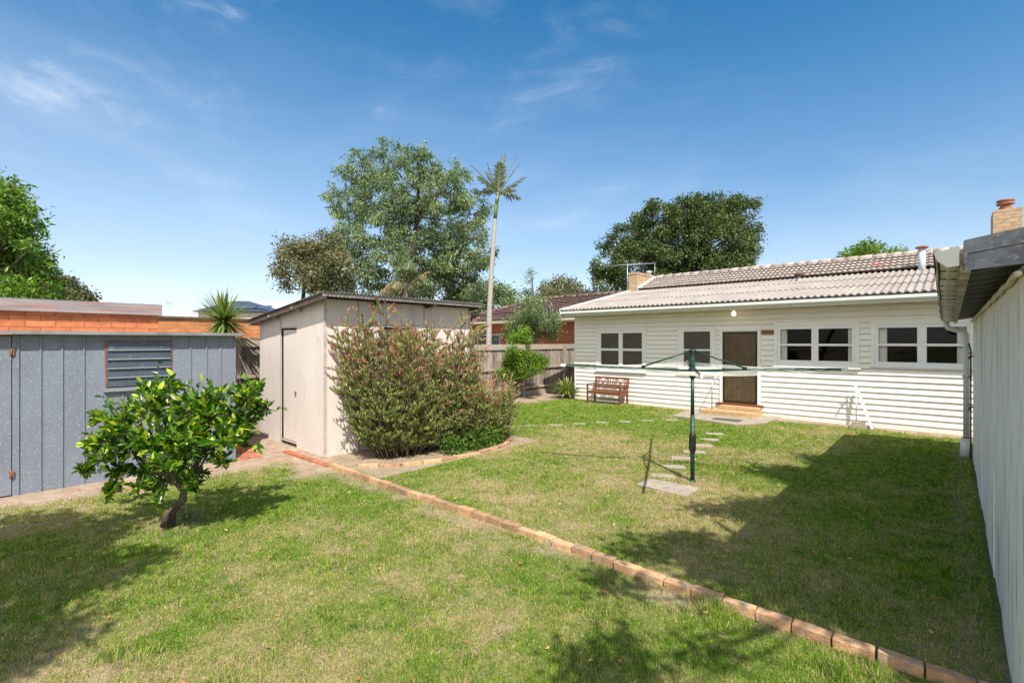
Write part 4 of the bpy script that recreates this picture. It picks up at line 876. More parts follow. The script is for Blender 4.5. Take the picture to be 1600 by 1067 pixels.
# ------------------------------------------------------------------ paling fence
fn = thing('paling_fence', (-11.88, 10, 0), 'weathered grey timber paling fence along the left boundary', 'fence')
s = MB(); y = -5.0; k_f = 0
while y < 22:
    w_ = random.uniform(.10, .125); zt = (2.02 if y < 8.2 else 1.80)+random.uniform(-.015, .02)
    al = .014*(k_f % 2); k_f += 1; s.box(-11.935-al, -11.904-al, y-.012*(k_f % 2), y+w_-random.uniform(.003, .010), LOW if y < 4 else .02, zt, .002); y += w_
s.build('palings', M['fence'], fn)
pY = [YX(883, -11.82)-2.62*k for k in range(-2, 8)]+[22.0]
for y in pY:
    s = MB(); s.box(-11.90, -11.79, y-.055, y+.055, -.1, 1.93 if y > 8.2 else 2.10, .004); s.build('post', M['fencerail'], fn)
ysort = sorted(pY)
for y0, y1 in zip(ysort[:-1], ysort[1:]):
    hi = y0 > 8
    zt = 1.945 if hi else 2.13
    s = MB(); s.box(-11.903, -11.865, y0+.0, y1-.003, zt-.20, zt, .003); s.build('capping_board', M['fencerail'], fn)
    for z in ((.33, 1.06) if hi else (.35, 1.25)):
        s = MB(); s.box(-11.903, -11.84, y0+.056, y1-.056, z-.04+random.uniform(-.01, .01), z+.035, .004); s.build('rail', M['fencerail'], fn)
    s = MB(); s.box(-11.90, -11.87, y0+.056, y1-.056, -.02, .20, .004); s.build('plinth_board', M['fencerail'], fn)

# ------------------------------------------------------------------ neighbours on the left
og = thing('brick_garage', (-14, -2, 0), 'orange painted brick garage with a peeling grey fascia behind the steel shed', 'garage')
ye = YX(252.5, -12.15)
s = MB(); s.box(-17, -12.2, -9, ye-.04, -.1, 2.60); s.build('wall', M['orange_brick'], og)
s = MB(); s.add([(-12.10, -9, 2.585), (-12.10, ye, 2.585), (-12.10, ye, 2.79), (-12.10, -9, 2.79), (-12.16, -9, 2.585), (-12.16, ye, 2.585), (-12.16, ye, 2.79), (-12.16, -9, 2.79)], [(0, 1, 2, 3), (7, 6, 5, 4), (3, 2, 6, 7), (0, 4, 5, 1), (1, 5, 6, 2)])
s.build('fascia_board', M['oldboard'], og)
s = MB(); s.box(-17.1, -12.161, -9, ye-.001, 2.66, 2.76); s.box(-12.158, -12.098, -9, ye+.01, 2.795, 2.807); s.build('roof', M['corr'], og)
bw = thing('brick_outbuilding', (-18, 6, 0), 'low orange face brick outbuilding behind the spiky plant', 'outbuilding')
s = MB(); s.box(-20, -17, YX(235, -17), 11, -.1, 2.72); s.build('wall', M['far_orange_brick'], bw)
s = MB(); s.box(-20.1, -16.94, YX(235, -17)-.1, 11.1, 2.725, 2.79); s.build('roof', M['bark'], bw)
fh = thing('dark_roof_house', P(360, 533, 34), 'distant house with a dark hipped roof seen past the spiky plant', 'house')
c = P(352, 533, 34); rd = Vector((CA, SA, 0)); fd_ = Vector((-SA, CA, 0))
def fq(u, v, d): return P(u, v, d)
zt, zb = fq(388, 470.5, 34).z, fq(388, 487, 34).z
A1, B1 = fq(298, 487, 32), fq(412, 487, 32); A2, B2 = A1+fd_*6, B1+fd_*6; r1, r2 = fq(362, 470.5, 35), fq(389, 470.5, 35)
s = MB(); s.add([A1, B1, B2, A2, r1, r2], [(0, 1, 5, 4), (1, 2, 5), (2, 3, 4, 5), (3, 0, 4), (3, 2, 1, 0)]); s.build('roof', M['farroof'], fh)
s = MB(); dn = Vector((0, 0, A1.z)); ins = .3
Q = [A1+rd*ins+fd_*ins, B1-rd*ins+fd_*ins, B2-rd*ins-fd_*ins, A2+rd*ins-fd_*ins]; s.add([(q.x, q.y, 0) for q in Q]+[(q.x, q.y, A1.z-.03) for q in Q], [(0, 1, 5, 4), (1, 2, 6, 5), (2, 3, 7, 6), (3, 0, 4, 7)]); s.build('wall', M['shed'], fh)
s = MB(); s.prism([(0, 0), (0, 0), (0, 0)], 0, 0, 0); s = MB(); nv = (r1-A1).cross(B1-A1).normalized(); nv = nv if nv.z > 0 else -nv
for t in (.35, .55, .75):
    p_ = A1.lerp(B1, t)+(r1-A1)*.22+nv*.05; ex = rd*1.1; ey = (r1.lerp(r2, .5)-A1.lerp(B1, .5)).normalized()*.9
    s.add([p_, p_+ex, p_+ex+ey, p_+ey], [(0, 1, 2, 3)]); s.build('solar_panel', M['louvre'], fh); s = MB()
ph = thing('pale_roof_house', P(430, 533, 40), 'distant house with a pale metal roof just left of the pale shed', 'house')
A1, B1 = fq(386, 489, 38), fq(560, 489, 38); A2, B2 = A1+fd_*8, B1+fd_*8; r1, r2 = fq(393, 471, 41), fq(545, 471, 41)
s = MB(); s.add([A1, B1, B2, A2, r1, r2], [(0, 1, 5, 4), (1, 2, 5), (2, 3, 4, 5), (3, 0, 4), (3, 2, 1, 0)]); s.build('roof', M['paleroof'], ph)
s = MB(); Q = [A1+rd*ins+fd_*ins, B1-rd*ins+fd_*ins, B2-rd*ins-fd_*ins, A2+rd*ins-fd_*ins]; s.add([(q.x, q.y, 0) for q in Q]+[(q.x, q.y, A1.z-.03) for q in Q], [(0, 1, 5, 4), (1, 2, 6, 5), (2, 3, 7, 6), (3, 0, 4, 7)]); s.build('wall', M['shed'], ph)
a0 = P(264, 495, 30); a1 = P(265, 473, 30)
s = MB(); s.tube([(a0.x, a0.y, 0), a1], .03, 6); an = thing('roof_antenna', (a0.x, a0.y, 0), 'tiny distant antenna above the orange brick wall', 'antenna'); s.build('mast', M['galv'], an)
s = MB(); s.tube([P(259, 471.5, 30), P(270, 472.5, 30)], .02, 5); s.tube([P(261, 474, 30), P(268, 474.5, 30)], .015, 5); s.build('boom', M['galv'], an)

# brick neighbour house beyond the fence
NY = 18.95
nh = thing('brick_house', (-15.5, NY+3, 0), 'red brick neighbour house with a brown tiled roof behind the fence', 'house')
nzb = Z(505, XY(800, NY-.45), NY-.45); xj = -14.2
s = MB(); s.box(-21, xj, NY, NY+6.5, -.1, nzb); s.box(xj+.001, -12.15, NY-.45, NY+6.5, -.1, nzb); s.build('wall', M['nbrick'], nh)
s = MB(); s.box(-21.7, xj-.3, NY-.46, NY-.40, nzb-.02, nzb+.13); s.box(-21.7, xj-.3, NY-.56, NY-.461, nzb+.03, nzb+.13); s.box(xj-.3, -12.05, NY-.96, NY-.90, nzb-.05, nzb+.13); s.box(xj-.3, -12.05, NY-1.06, NY-.961, nzb+.03, nzb+.13); s.box(xj-.36, xj-.301, NY-.95, NY-.4, nzb-.02, nzb+.13); s.build('gutter', M['cream'], nh)
s = MB(); s.box(-21.7, xj-.3, NY-.40, NY-.001, nzb-.02, nzb-.001); s.box(xj-.3, -12.05, NY-.90, NY-.451, nzb-.02, nzb-.001); s.build('soffit', M['eave'], nh)
na = Vector((-21.7, NY-.5, nzb+.12)); sl3 = math.atan2(Z(457.5, -12, 22.1)-na.z, 22.1-na.y); U3 = Vector((0, math.cos(sl3), math.sin(sl3))); LU3 = (22.1-na.y)/math.cos(sl3)
s = MB(); wave_sheet(s, na, (1, 0, 0), 9.7, U3, LU3, .2, .012, course=.33, lift=.065, drop=.02, under=.1, lim=lambda q: (q*math.cos(sl3)*1.0, 9.7))
na2 = Vector((xj-.35, NY-1.0, nzb+.12)); wave_sheet(s, na2, (1, 0, 0), 2.5, U3, 1.8, .2, .012, course=.33, lift=.065, drop=.02, under=.1, lim=lambda q: (q*.8, 2.5))
s.build('tiled_roof', M['ntile'], nh)
s = MB(); tpz = na+U3*LU3
s.add([na, (-12.0, na.y, na.z), (-12.0, tpz.y, tpz.z-.02), (na.x+(tpz.y-na.y), tpz.y, tpz.z-.02), (na.x, NY+6.5, na.z), (-12.0, NY+6.5, na.z)], [(0, 3, 4), (3, 2, 5, 4)])
s.build('roof_back', M['ntile'], nh)
s = MB()
hpA = Vector(na); hpB = Vector((na.x+(tpz.y-na.y), tpz.y, tpz.z+.03))
for i in range(9): s.tube([hpA.lerp(hpB, i/9), hpA.lerp(hpB, (i+1.05)/9)+Vector((0, 0, .015))], .10, 8)
x = hpB.x
while x < -12.3: s.tube([(x, tpz.y, tpz.z+.03), (x+.42, tpz.y, tpz.z+.045)], .10, 8); x += .40
s.build('ridge_capping', M['ntile'], nh)
wx0, wx1 = XY(700, NY), XY(781.5, NY); z0, z1 = Z(545, -17, NY), Z(523.5, -17, NY)
s = MB(); s.box(wx0, wx1, NY-.012, NY-.004, z0, z1); wn = s.build('window', M['louvre'], nh)
s = MB()
for x in (wx0, XY(746.5, NY), wx1): s.box(x-.03, x+.03, NY-.03, NY-.013, z0, z1)
s.box(wx0, wx1, NY-.032, NY-.013, z1-.0, z1+.06); s.build('frame', M['white'], wn)
sdp = P(838, 497, 21.2)
sd_ = thing('satellite_dish', (sdp.x-.1, sdp.y, 3.1), 'bent wire television dish on the edge of the brown tiled roof', 'satellite dish')
s = MB(); cc_ = P(856, 484, 20.2)
for k in range(9):
    a = k/9*2*math.pi; s.tube([cc_, cc_+Vector((.34*math.cos(a), -.10-.05*math.sin(a), .34*math.sin(a)))*.75, cc_+Vector((.42*math.cos(a), -.22, .42*math.sin(a)))], .008, 4)
for r_, q in ((.22, -.10), (.42, -.22)): s.tube([cc_+Vector((r_*math.cos(a), q, r_*math.sin(a))) for a in np.linspace(0, 2*math.pi, 17)], .009, 4)
s.build('dish', M['galv'], sd_); s = MB(); s.tube([cc_, (cc_.x+.05, cc_.y+.1, nzb+.05)], .02, 6); s.build('mount', M['galv'], sd_)

# ------------------------------------------------------------------ foliage
LM = {}
LM['tall'] = leafmat('grey_green_leaf', [(0, (.05, .08, .03)), (.35, (.11, .165, .07)), (.7, (.21, .275, .13)), (.92, (.34, .38, .12)), (1, (.33, .17, .09))], .30, .42, (1.2, 1.5, .7), .45)
LM['olive'] = leafmat('olive_brown_leaf', [(0, (.06, .075, .03)), (.45, (.14, .15, .065)), (.8, (.26, .24, .11)), (1, (.42, .20, .09))], .28, .5, (1.2, 1.3, .7))
LM['dark'] = leafmat('dark_evergreen_leaf', [(0, (.028, .050, .014)), (.5, (.065, .105, .028)), (.85, (.14, .17, .05)), (1, (.20, .14, .07))], .22, .45, (1.2, 1.4, .6), .4)
LM['bright'] = leafmat('bright_green_leaf', [(0, (.035, .085, .012)), (.5, (.11, .21, .022)), (1, (.27, .40, .06))], .38, .38, (1.3, 1.6, .5), .45)
LM['citrus'] = leafmat('glossy_citrus_leaf', [(0, (.014, .055, .008)), (.45, (.05, .145, .012)), (.72, (.18, .31, .02)), (1, (.48, .55, .04))], .36, .3, (1.5, 1.7, .4), .55)
LM['lime'] = leafmat('lime_leaf', [(0, (.06, .12, .012)), (.5, (.15, .25, .025)), (1, (.28, .38, .05))], .35, .42, (1.3, 1.5, .4))
LM['leuca'] = leafmat('olive_shrub_leaf', [(0, (.055, .085, .028)), (.35, (.15, .195, .06)), (.60, (.34, .37, .10)), (.70, (.40, .24, .15)), (.80, (.46, .22, .20)), (.92, (.52, .13, .16)), (1, (.60, .30, .30))], .30, .5, (1.2, 1.2, .8))
LM['palm'] = leafmat('palm_leaflet', [(0, (.05, .075, .03)), (.5, (.12, .16, .07)), (.8, (.22, .24, .11)), (1, (.34, .25, .14))], .25, .4, (1.2, 1.3, .6), .5)
LM['strap'] = leafmat('strap_leaf', [(0, (.05, .085, .02)), (.5, (.14, .21, .05)), (.85, (.30, .34, .10)), (1, (.45, .38, .18))], .28, .38, (1.2, 1.3, .6), .45)
B = M['bark']
tree('tall_tree', 'tall grey green tree towering behind the pale shed', 'tree', (P(640, 500, 23).x, P(640, 500, 23).y, 0),
     px([(570, 268, 38), (545, 318, 36), (610, 252, 34), (655, 262, 34), (600, 315, 50), (642, 345, 58), (690, 300, 40), (716, 285, 30), (735, 335, 32), (720, 370, 34), (548, 372, 30), (590, 400, 50), (655, 410, 58), (712, 400, 44), (745, 405, 20), (575, 445, 34), (628, 455, 36), (688, 450, 48), (728, 448, 32), (530, 300, 16), (742, 372, 22), (765, 395, 10), (765, 408, 10)], 23, 2.0),
     (LM['tall'], B), leaf=(.19, .055), clusters=820, per=54, cr=.27, trunk_r=.24, fork=.7, shell=.5, tone=(.08, .95), down=.9, sub=12)
tree('brown_tree', 'smaller olive brown tree at the left foot of the tall tree', 'tree', (P(470, 500, 19).x, P(470, 500, 19).y, 0),
     px([(455, 388, 16), (482, 398, 26), (512, 385, 24), (440, 420, 14), (488, 430, 26), (525, 420, 26), (450, 402, 14), (500, 450, 20), (430, 428, 8), (452, 446, 9), (530, 450, 24)], 19, 1.2),
     (LM['olive'], B), leaf=(.13, .055), clusters=300, per=38, cr=.28, trunk_r=.14, fork=.7, shell=.5, tone=(0, .97))
tree('evergreen_tree', 'broad dark evergreen tree rising behind the white house', 'tree', (P(1075, 500, 38).x, P(1075, 500, 38).y, 0),
     px([(945, 415, 20), (965, 390, 26), (993, 372, 32), (1030, 350, 34), (1065, 335, 28), (1090, 328, 24), (1115, 338, 34), (1150, 328, 22), (1163, 352, 22), (1120, 385, 50), (1060, 400, 52), (1000, 415, 44), (1150, 400, 28), (1160, 432, 22), (950, 442, 24), (1100, 440, 40), (1040, 450, 40), (1175, 372, 10), (1172, 318, 12), (1178, 336, 8), (1130, 425, 30)], 38, 3.0),
     (LM['dark'], B), leaf=(.20, .115), clusters=1150, per=66, cr=.42, trunk_r=.5, fork=.6, shell=.74, tone=(0, .97), outward=.9)
tree('yellow_green_tree', 'yellow green treetop peeking over the house ridge at the right', 'tree', (P(1365, 500, 42).x, P(1365, 500, 42).y, 0),
     px([(1340, 395, 14), (1325, 403, 11), (1358, 385, 12), (1375, 396, 16), (1405, 400, 14), (1422, 403, 8), (1350, 412, 20), (1390, 412, 20)], 42, 2),
     (LM['lime'], B), leaf=(.26, .12), clusters=150, per=34, cr=.42, trunk_r=.3, fork=.7, tone=(0, .75))
tree('gum_tree', 'distant sparse gum tree above the brown tiled roof', 'tree', (P(872, 500, 60).x, P(872, 500, 60).y, 0),
     px([(858, 447, 10), (875, 442, 10), (893, 447, 11), (845, 462, 9), (882, 458, 14), (865, 460, 13), (905, 460, 10), (920, 465, 14)], 60, 3),
     (LM['olive'], M['palebark']), leaf=(.38, .14), clusters=170, per=24, cr=.65, trunk_r=.35, fork=.8, tone=(0, .8))
tree('hedge_tree', 'round green tree behind the palm trunk, above the neighbour roof', 'tree', (P(760, 500, 32).x, P(760, 500, 32).y, 0),
     px([(745, 470, 22), (762, 455, 18), (785, 462, 18), (800, 475, 13), (735, 492, 20), (790, 485, 16), (812, 482, 8), (722, 480, 18)], 32, 2),
     (LM['tall'], B), leaf=(.22, .09), clusters=260, per=34, cr=.42, trunk_r=.25, fork=.7, tone=(.1, .9))
tree('silvery_shrub', 'tall silvery shrub just behind the paling fence', 'shrub', (P(832, 560, 19.6).x, P(832, 560, 19.6).y, 0),
     px([(830, 512, 26), (808, 505, 20), (852, 508, 22), (834, 480, 17), (826, 462, 11), (829, 440, 6), (829, 428, 4), (862, 520, 14), (798, 522, 14), (868, 496, 9), (845, 470, 9), (815, 484, 11), (808, 448, 3)], 19.6, .6),
     (LM['tall'], B), leaf=(.085, .035), clusters=330, per=38, cr=.20, trunk_r=.06, fork=.5, tone=(.25, .9), down=-.2)
tree('lime_bush', 'bright lime bush in front of the silvery shrub behind the fence', 'shrub', (P(812, 560, 18.6).x, P(812, 560, 18.6).y, 0),
     px([(812, 530, 14), (820, 520, 9), (802, 536, 9)], 18.6, .3), (LM['bright'], B), leaf=(.09, .045), clusters=60, per=34, cr=.16, trunk_r=.04, fork=.5, tone=(.4, 1))
tree('fence_tree', 'small bright green tree in front of the paling fence', 'tree', G(806, 622),
     px([(788, 573, 13), (778, 580, 9), (806, 560, 15), (824, 562, 15), (842, 565, 12), (800, 549, 8), (815, 578, 14), (834, 578, 10), (850, 570, 5), (795, 586, 8)], 17.3, .45),
     (LM['lime'], B), leaf=(.075, .042), clusters=240, per=30, cr=.15, trunk_r=.05, fork=.35, tone=(0, .85), down=-.1)
tree('broadleaf_tree', 'lush bright broadleaf tree at the left edge above the orange garage', 'tree', (P(-40, 533, 15).x, P(-40, 533, 15).y, 0),
     px([(10, 300, 22), (-10, 330, 40), (30, 335, 26), (20, 370, 34), (55, 382, 14), (-30, 390, 60), (45, 410, 24), (20, 430, 36), (60, 408, 13), (50, 445, 30), (-20, 460, 50), (75, 450, 16), (20, 465, 30), (85, 468, 12), (-60, 330, 50)], 15, 1.0),
     (LM['bright'], B), leaf=(.19, .060), clusters=560, per=34, cr=.30, trunk_r=.22, fork=.6, tone=(0, 1), outward=.8, down=.1)
tree('dark_round_tree', 'dark brownish tree low above the peeling fascia at the left', 'tree', (P(100, 500, 30).x, P(100, 500, 30).y, 0),
     px([(95, 448, 16), (112, 458, 14), (126, 463, 11), (138, 468, 9), (80, 442, 12), (100, 470, 18)], 30, 1.0),
     (LM['olive'], B), leaf=(.22, .11), clusters=170, per=34, cr=.38, trunk_r=.2, fork=.6, tone=(0, .6))
# citrus tree on the near lawn ------------------------------------------------
def citrus():
    rng = np.random.default_rng(11)
    b = G(262, 822, LOW); root = thing('citrus_tree', (b.x, b.y, LOW), 'glossy leaved citrus tree with a crooked trunk on the near lawn', 'tree')
    d0 = 5.45
    cl_ = px([(190, 660, 34), (165, 690, 26), (205, 700, 36), (235, 640, 36), (255, 690, 46), (290, 650, 48), (285, 715, 34), (320, 625, 34), (345, 655, 44), (330, 700, 32), (385, 625, 26), (388, 662, 24), (370, 690, 24), (240, 610, 20), (268, 605, 16), (225, 735, 24), (255, 750, 20), (182, 735, 17), (155, 655, 11), (412, 640, 14), (398, 605, 9), (160, 718, 13), (178, 765, 8), (300, 740, 20), (346, 720, 14), (215, 758, 14), (300, 757, 13), (240, 765, 11), (140, 700, 10), (130, 735, 8)], d0, .38, rng)+px([(300, 680, 30), (345, 688, 28), (262, 728, 24), (325, 650, 26), (230, 690, 24)], d0-.38, .08, rng)
    tb = MB(); tr = [b+Vector((0, 0, -.05)), b+Vector((.02, .02, .06)), P(268, 800, d0), P(286, 780, d0), P(287, 765, d0), P(272, 748, d0), P(262, 725, d0+.05)]
    tb.tube(tr, [.075, .058, .048, .042, .040, .038, .03], 10)
    tb.tube([tr[4], P(300, 735, d0-.1), P(330, 690, d0)], [.04, .03, .018], 8); tb.tube([tr[5], P(235, 725, d0), P(200, 690, d0+.1)], [.035, .024, .014], 8)
    tb.tube([tr[3], P(262, 800, d0-.05), P(258, 822, d0-.04)], [.03, .035, .05], 7)
    hub = [P(262, 725, d0+.05), P(330, 690, d0), P(200, 690, d0+.1)]
    sp = []; sd = []
    for c_, r in cl_:
        h_ = min(hub, key=lambda q: (q-c_).length); tb.tube([h_, h_.lerp(c_, .5)+Vector((0, 0, -.03)), c_], [.014, .010, .006], 6)
        n1 = int(10+400*r*r)
        for k in range(n1):
            v = Vector(rng.normal(size=3)); v.normalize(); v.z = v.z*.8+.25
            L_ = r*(.55+.6*rng.random()); e = c_+v*L_; mid = c_+v*L_*.5+Vector((0, 0, -.02))
            tb.tube([c_, mid, e], [.004, .003, .0015], 4, cap=False)
            for t in np.linspace(.25, 1.0, 9):
                p = mid.lerp(e, (t-.5)*2) if t > .5 else c_.lerp(mid, t*2)
                sp.append(p); dd = Vector(rng.normal(size=3)).normalized()*.8+v*.8+Vector((0, 0, .35)); sd.append(dd)
    # low shoots and the tall sprig
    for (u0, v0, u1, v1, dd) in ((262, 700, 246, 568, 5.45), (205, 690, 118, 738, 5.4), (385, 660, 443, 636, 5.5), (255, 815, 238, 770, 5.42), (258, 815, 250, 775, 5.5), (285, 770, 300, 748, 5.4), (190, 740, 172, 782, 5.35), (225, 740, 215, 775, 5.3), (255, 750, 248, 785, 5.35), (200, 640, 160, 620, 5.5), (400, 690, 402, 700, 5.5), (170, 735, 130, 742, 5.4)):
        p0, p1 = P(u0, v0, dd), P(u1, v1, dd); tb.tube([p0, p1], [.005, .002], 4)
        for t in np.linspace(.25, 1, 13 if abs(v1-v0) > 80 else 9): sp.append(p0.lerp(p1, t)); sd.append(Vector(rng.normal(size=3)).normalized()*.8+(p1-p0).normalized()*.8)
    tb.build('trunk', M['bark'], root)
    pos = np.array([list(p) for p in sp]); dr = np.array([list(p) for p in sd]); n = len(pos)
    print('citrus leaves', n)
    rnd = np.clip(.45+.28*rng.normal(size=n)+.4*(rng.random(n) < .12), 0, 1)
    ln = .090*(.42+.85*rng.random(n)); leaves('crown', LM['citrus'], root, pos, dr, ln, ln*.42, rnd, rng, detail=True, fold=.16, droop=.12)
    fb = MB()
    for (u, v) in ((303, 704), (298, 722), (240, 735), (350, 668)):
        p = P(u, v, d0-.42); fb.lathe(p, [(.003, -.026), (.018, -.02), (.027, 0), (.018, .02), (.003, .026)], 12)
    fb.build('fruit', mat('green_citrus_fruit', (.10, .17, .03), (.07, .12, .02), .35, 20), root)
citrus()

def leuca(name, label, base, n_main, spread, height, rng, tipz, pink, leafl=.068, cat='shrub', clampx=None):
    root = thing(name, base, label, cat); b = Vector(base); tb = MB(); sp = []; sd = []; rn = []; lw = []
    for i in range(n_main):
        a = rng.uniform(0, 2*math.pi); q = math.sqrt(rng.random())
        tx, ty = b.x+spread[0]*q*math.cos(a), b.y+spread[1]*q*math.sin(a)
        hh = height*(1-.16*q**2.2)*rng.uniform(.62, 1.02)*(.80+.36*float(fbm(np.array([tx*1.0]), np.array([ty*1.0]), .55, 15, 2)[0]))
        if rng.random() < .45:
            kk = rng.uniform(.2, .8); hh *= kk; tx = b.x+(tx-b.x)*(.55+.45*kk); ty = b.y+(ty-b.y)*(.6+.4*kk)
        if clampx is not None and tx < clampx and ty > 4.1: tx = clampx+.25*rng.random()
        e = Vector((tx, ty, b.z+hh)); s0 = b+Vector((.35*(e.x-b.x), .52*(e.y-b.y), 0))
        mid = s0.lerp(e, .45)+Vector(((e.x-s0.x)*.18, (e.y-s0.y)*.18, -.02))
        tb.tube([s0, mid, e], [.013, .009, .005], 5, cap=False)
        for k in range(16):
            t = rng.uniform(.08, .99); p = mid.lerp(e, (t-.45)/.55) if t > .45 else s0.lerp(mid, t/.45)
            o_ = Vector((rng.normal()*.75, rng.normal()*.75, rng.uniform(.3, 1.1))).normalized(); out = Vector((p.x-b.x, p.y-b.y, 0))*.45; o_ = (o_+out).normalized()
            ln_ = rng.uniform(.16, .40)*(1.1-.3*t); f = p+o_*ln_
            if clampx is not None and f.x < clampx-.05 and f.y > 4.1: f.x = clampx-.05+.04*rng.random()
            tb.tube([p, f], [.0035, .002], 4, cap=False)
            nl = int(17*ln_/.25); top = f.z-b.z > tipz+.12+rng.normal()*.22
            for m_ in range(nl):
                tt = (m_+1)/nl; a2 = m_*2.4; pp = p.lerp(f, tt)
                sp.append(pp); sd.append(Vector((math.cos(a2), math.sin(a2), 1.0+.7*tt))+o_*.6); rn.append(min(.62, max(0, .14+.44*rng.random()+.20*(f.z-b.z)/height))); lw.append(leafl*(.75+.5*rng.random()))
            if top and rng.random() < pink:
                rc = .80+.2*rng.random() if rng.random() < .75 else .68+.1*rng.random()
                for m_ in range(11):
                    a2 = m_*2.1; sp.append(f+o_*(-.05+.02*(m_ % 5))); sd.append(Vector((math.cos(a2)*.55, math.sin(a2)*.55, .3))+o_*1.2); rn.append(min(1, rc+.05*rng.normal())); lw.append(.060*(.8+.5*rng.random()))
    tb.build('stems', M['bark'], root); n = len(sp); print(name, n)
    lw = np.array(lw); leaves('foliage', LM['leuca'], root, np.array([list(p) for p in sp]), np.array([list(p) for p in sd]), lw, lw*.34, np.array(rn), rng, fold=.1, droop=-.05)
rg_ = np.random.default_rng(5)
leuca('pink_shrub', 'tall bushy shrub tipped with pink red flowers against the pale shed', (-7.45, 5.5, 0), 245, (.95, 1.5), 2.66, rg_, 1.25, .95, clampx=-8.12)
leuca('pink_shrub', 'lower sprawling shrub with faded pink tips at the far right end of the garden bed', (-7.15, 6.75, 0), 85, (.85, 1.15), 1.42, rg_, .75, .7, leafl=.06, clampx=-8.1)
leuca('pink_shrub', 'sparse upright shrub with dusky pink tips standing behind the tall pink one', (-7.75, 6.75, 0), 50, (.45, .8), 2.45, rg_, 1.4, .95, clampx=-8.12)
tree('groundcover_plant', 'low dark leafy plant under the shrubs by the curved brick border', 'plant', (-6.75, 6.3, 0), [((-6.75, 6.35, .18), .28), ((-6.7, 6.8, .16), .26), ((-6.8, 5.9, .14), .22), ((-7.0, 7.2, .2), .3)], (LM['bright'], B), leaf=(.06, .03), clusters=120, per=26, cr=.10, trunk_r=.012, fork=.3, tone=(0, .6))

def blades(name, label, cat, base, n, ln, wd, rng, elev=(0.1, 1.4), droop=.35, trunk=None, material='strap', parent=None, tone=(0, 1), segs=7, dead=.0):
    root = thing(name, base, label, cat); b = Vector(base); v = []; f = []; rn = []
    for i in range(n):
        a = rng.uniform(0, 2*math.pi); el = rng.uniform(*elev); L_ = ln*rng.uniform(.75, 1.1); o = Vector((math.cos(a)*math.cos(el), math.sin(a)*math.cos(el), math.sin(el))); p = b+Vector((0, 0, trunk or 0))+o*.04
        sd = Vector((-math.sin(a), math.cos(a), 0)); r = tone[0]+(tone[1]-tone[0])*rng.random(); w = wd*rng.uniform(.8, 1.15); k0 = len(v); dz = droop*rng.uniform(.5, 1.4)
        for s_ in range(segs+1):
            t = s_/segs; q = p+o*L_*t+Vector((0, 0, -dz*L_*t*t)); wv = w*(min(1, .55+t*2.2) if t < .3 else (1-((t-.3)/.7)**1.7))/2+.0008
            v += [q-sd*wv, q+Vector((0, 0, -w*.15*(1-t))), q+sd*wv]; rn += [r]*3
        for s_ in range(segs):
            j = k0+s_*3; f += [(j, j+1, j+4, j+3), (j+1, j+2, j+5, j+4)]
    if trunk:
        t_ = MB(); t_.tube([b, b+Vector((.03, 0, trunk*.5)), b+Vector((0, 0, trunk))], [.09, .08, .07], 10); t_.build('trunk', M['bark'], root)
    np_mesh('leaves', np.array([list(q) for q in v]), np.array(f), LM[material], root, attrs={'rnd': rn}, smooth=False)
    return root
c_ = P(350, 497, 10.6)
blades('spiky_cordyline', 'spiky cordyline with a fountain of sword leaves behind the steel shed', 'cordyline', (c_.x, c_.y, 0), 230, .74, .050, np.random.default_rng(8), (-.9, 1.5), .10, trunk=c_.z-.06, tone=(.1, .95))
c_ = G(886, 622)
blades('strappy_plant', 'clump of arching yellow green strap leaves at the left corner of the white house', 'plant', (c_.x, c_.y, 0), 260, 1.15, .045, np.random.default_rng(9), (.75, 1.5), .55, tone=(.3, 1))
blades('strappy_plant', 'small grassy clump at the foot of the citrus trunk', 'plant', (G(292, 815, LOW).x, G(292, 815, LOW).y, LOW), 46, .17, .010, np.random.default_rng(10), (.5, 1.4), .4, tone=(.05, .5))

# palms -------------------------------------------------------------------------
def frond(v, f, rn, mb, p0, az, el, L_, rng, droop=.5, leaf=.5, wd=.035, tone=.4, nleaf=34, hang=.4):
    o = Vector((math.cos(az)*math.cos(el), math.sin(az)*math.cos(el), math.sin(el))); pts = [p0+o*L_*t+Vector((0, 0, -droop*L_*t*t)) for t in np.linspace(0, 1, 9)]
    mb.tube(pts, [.022*(1-.85*t) for t in np.linspace(0, 1, 9)], 5, cap=False)
    sd = Vector((-math.sin(az), math.cos(az), 0))
    for i in range(nleaf):
        t = .16+.84*i/nleaf; k = t*8; j = min(7, int(k)); p = pts[j].lerp(pts[j+1], k-j); tg = (pts[j+1]-pts[j]).normalized()
        for sg in (1, -1):
            l_ = leaf*math.sin(math.pi*min(.96, .15+t*.85))**.6*rng.uniform(.6, 1.1); dd = (sd*sg*.8+tg*.65+Vector((0, 0, .25-hang*rng.random()))).normalized()
            e1 = p+dd*l_*.5; e2 = p+dd*l_+Vector((0, 0, -l_*hang*.5)); w = tg*wd*.5; k0 = len(v)
            v += [p-w*.6, p+w*.6, e1+w, e2, e1-w]; f += [(k0, k0+1, k0+2), (k0, k0+2, k0+4), (k0+4, k0+2, k0+3)]; rn += [min(1, max(0, tone+.18*rng.normal()))]*5
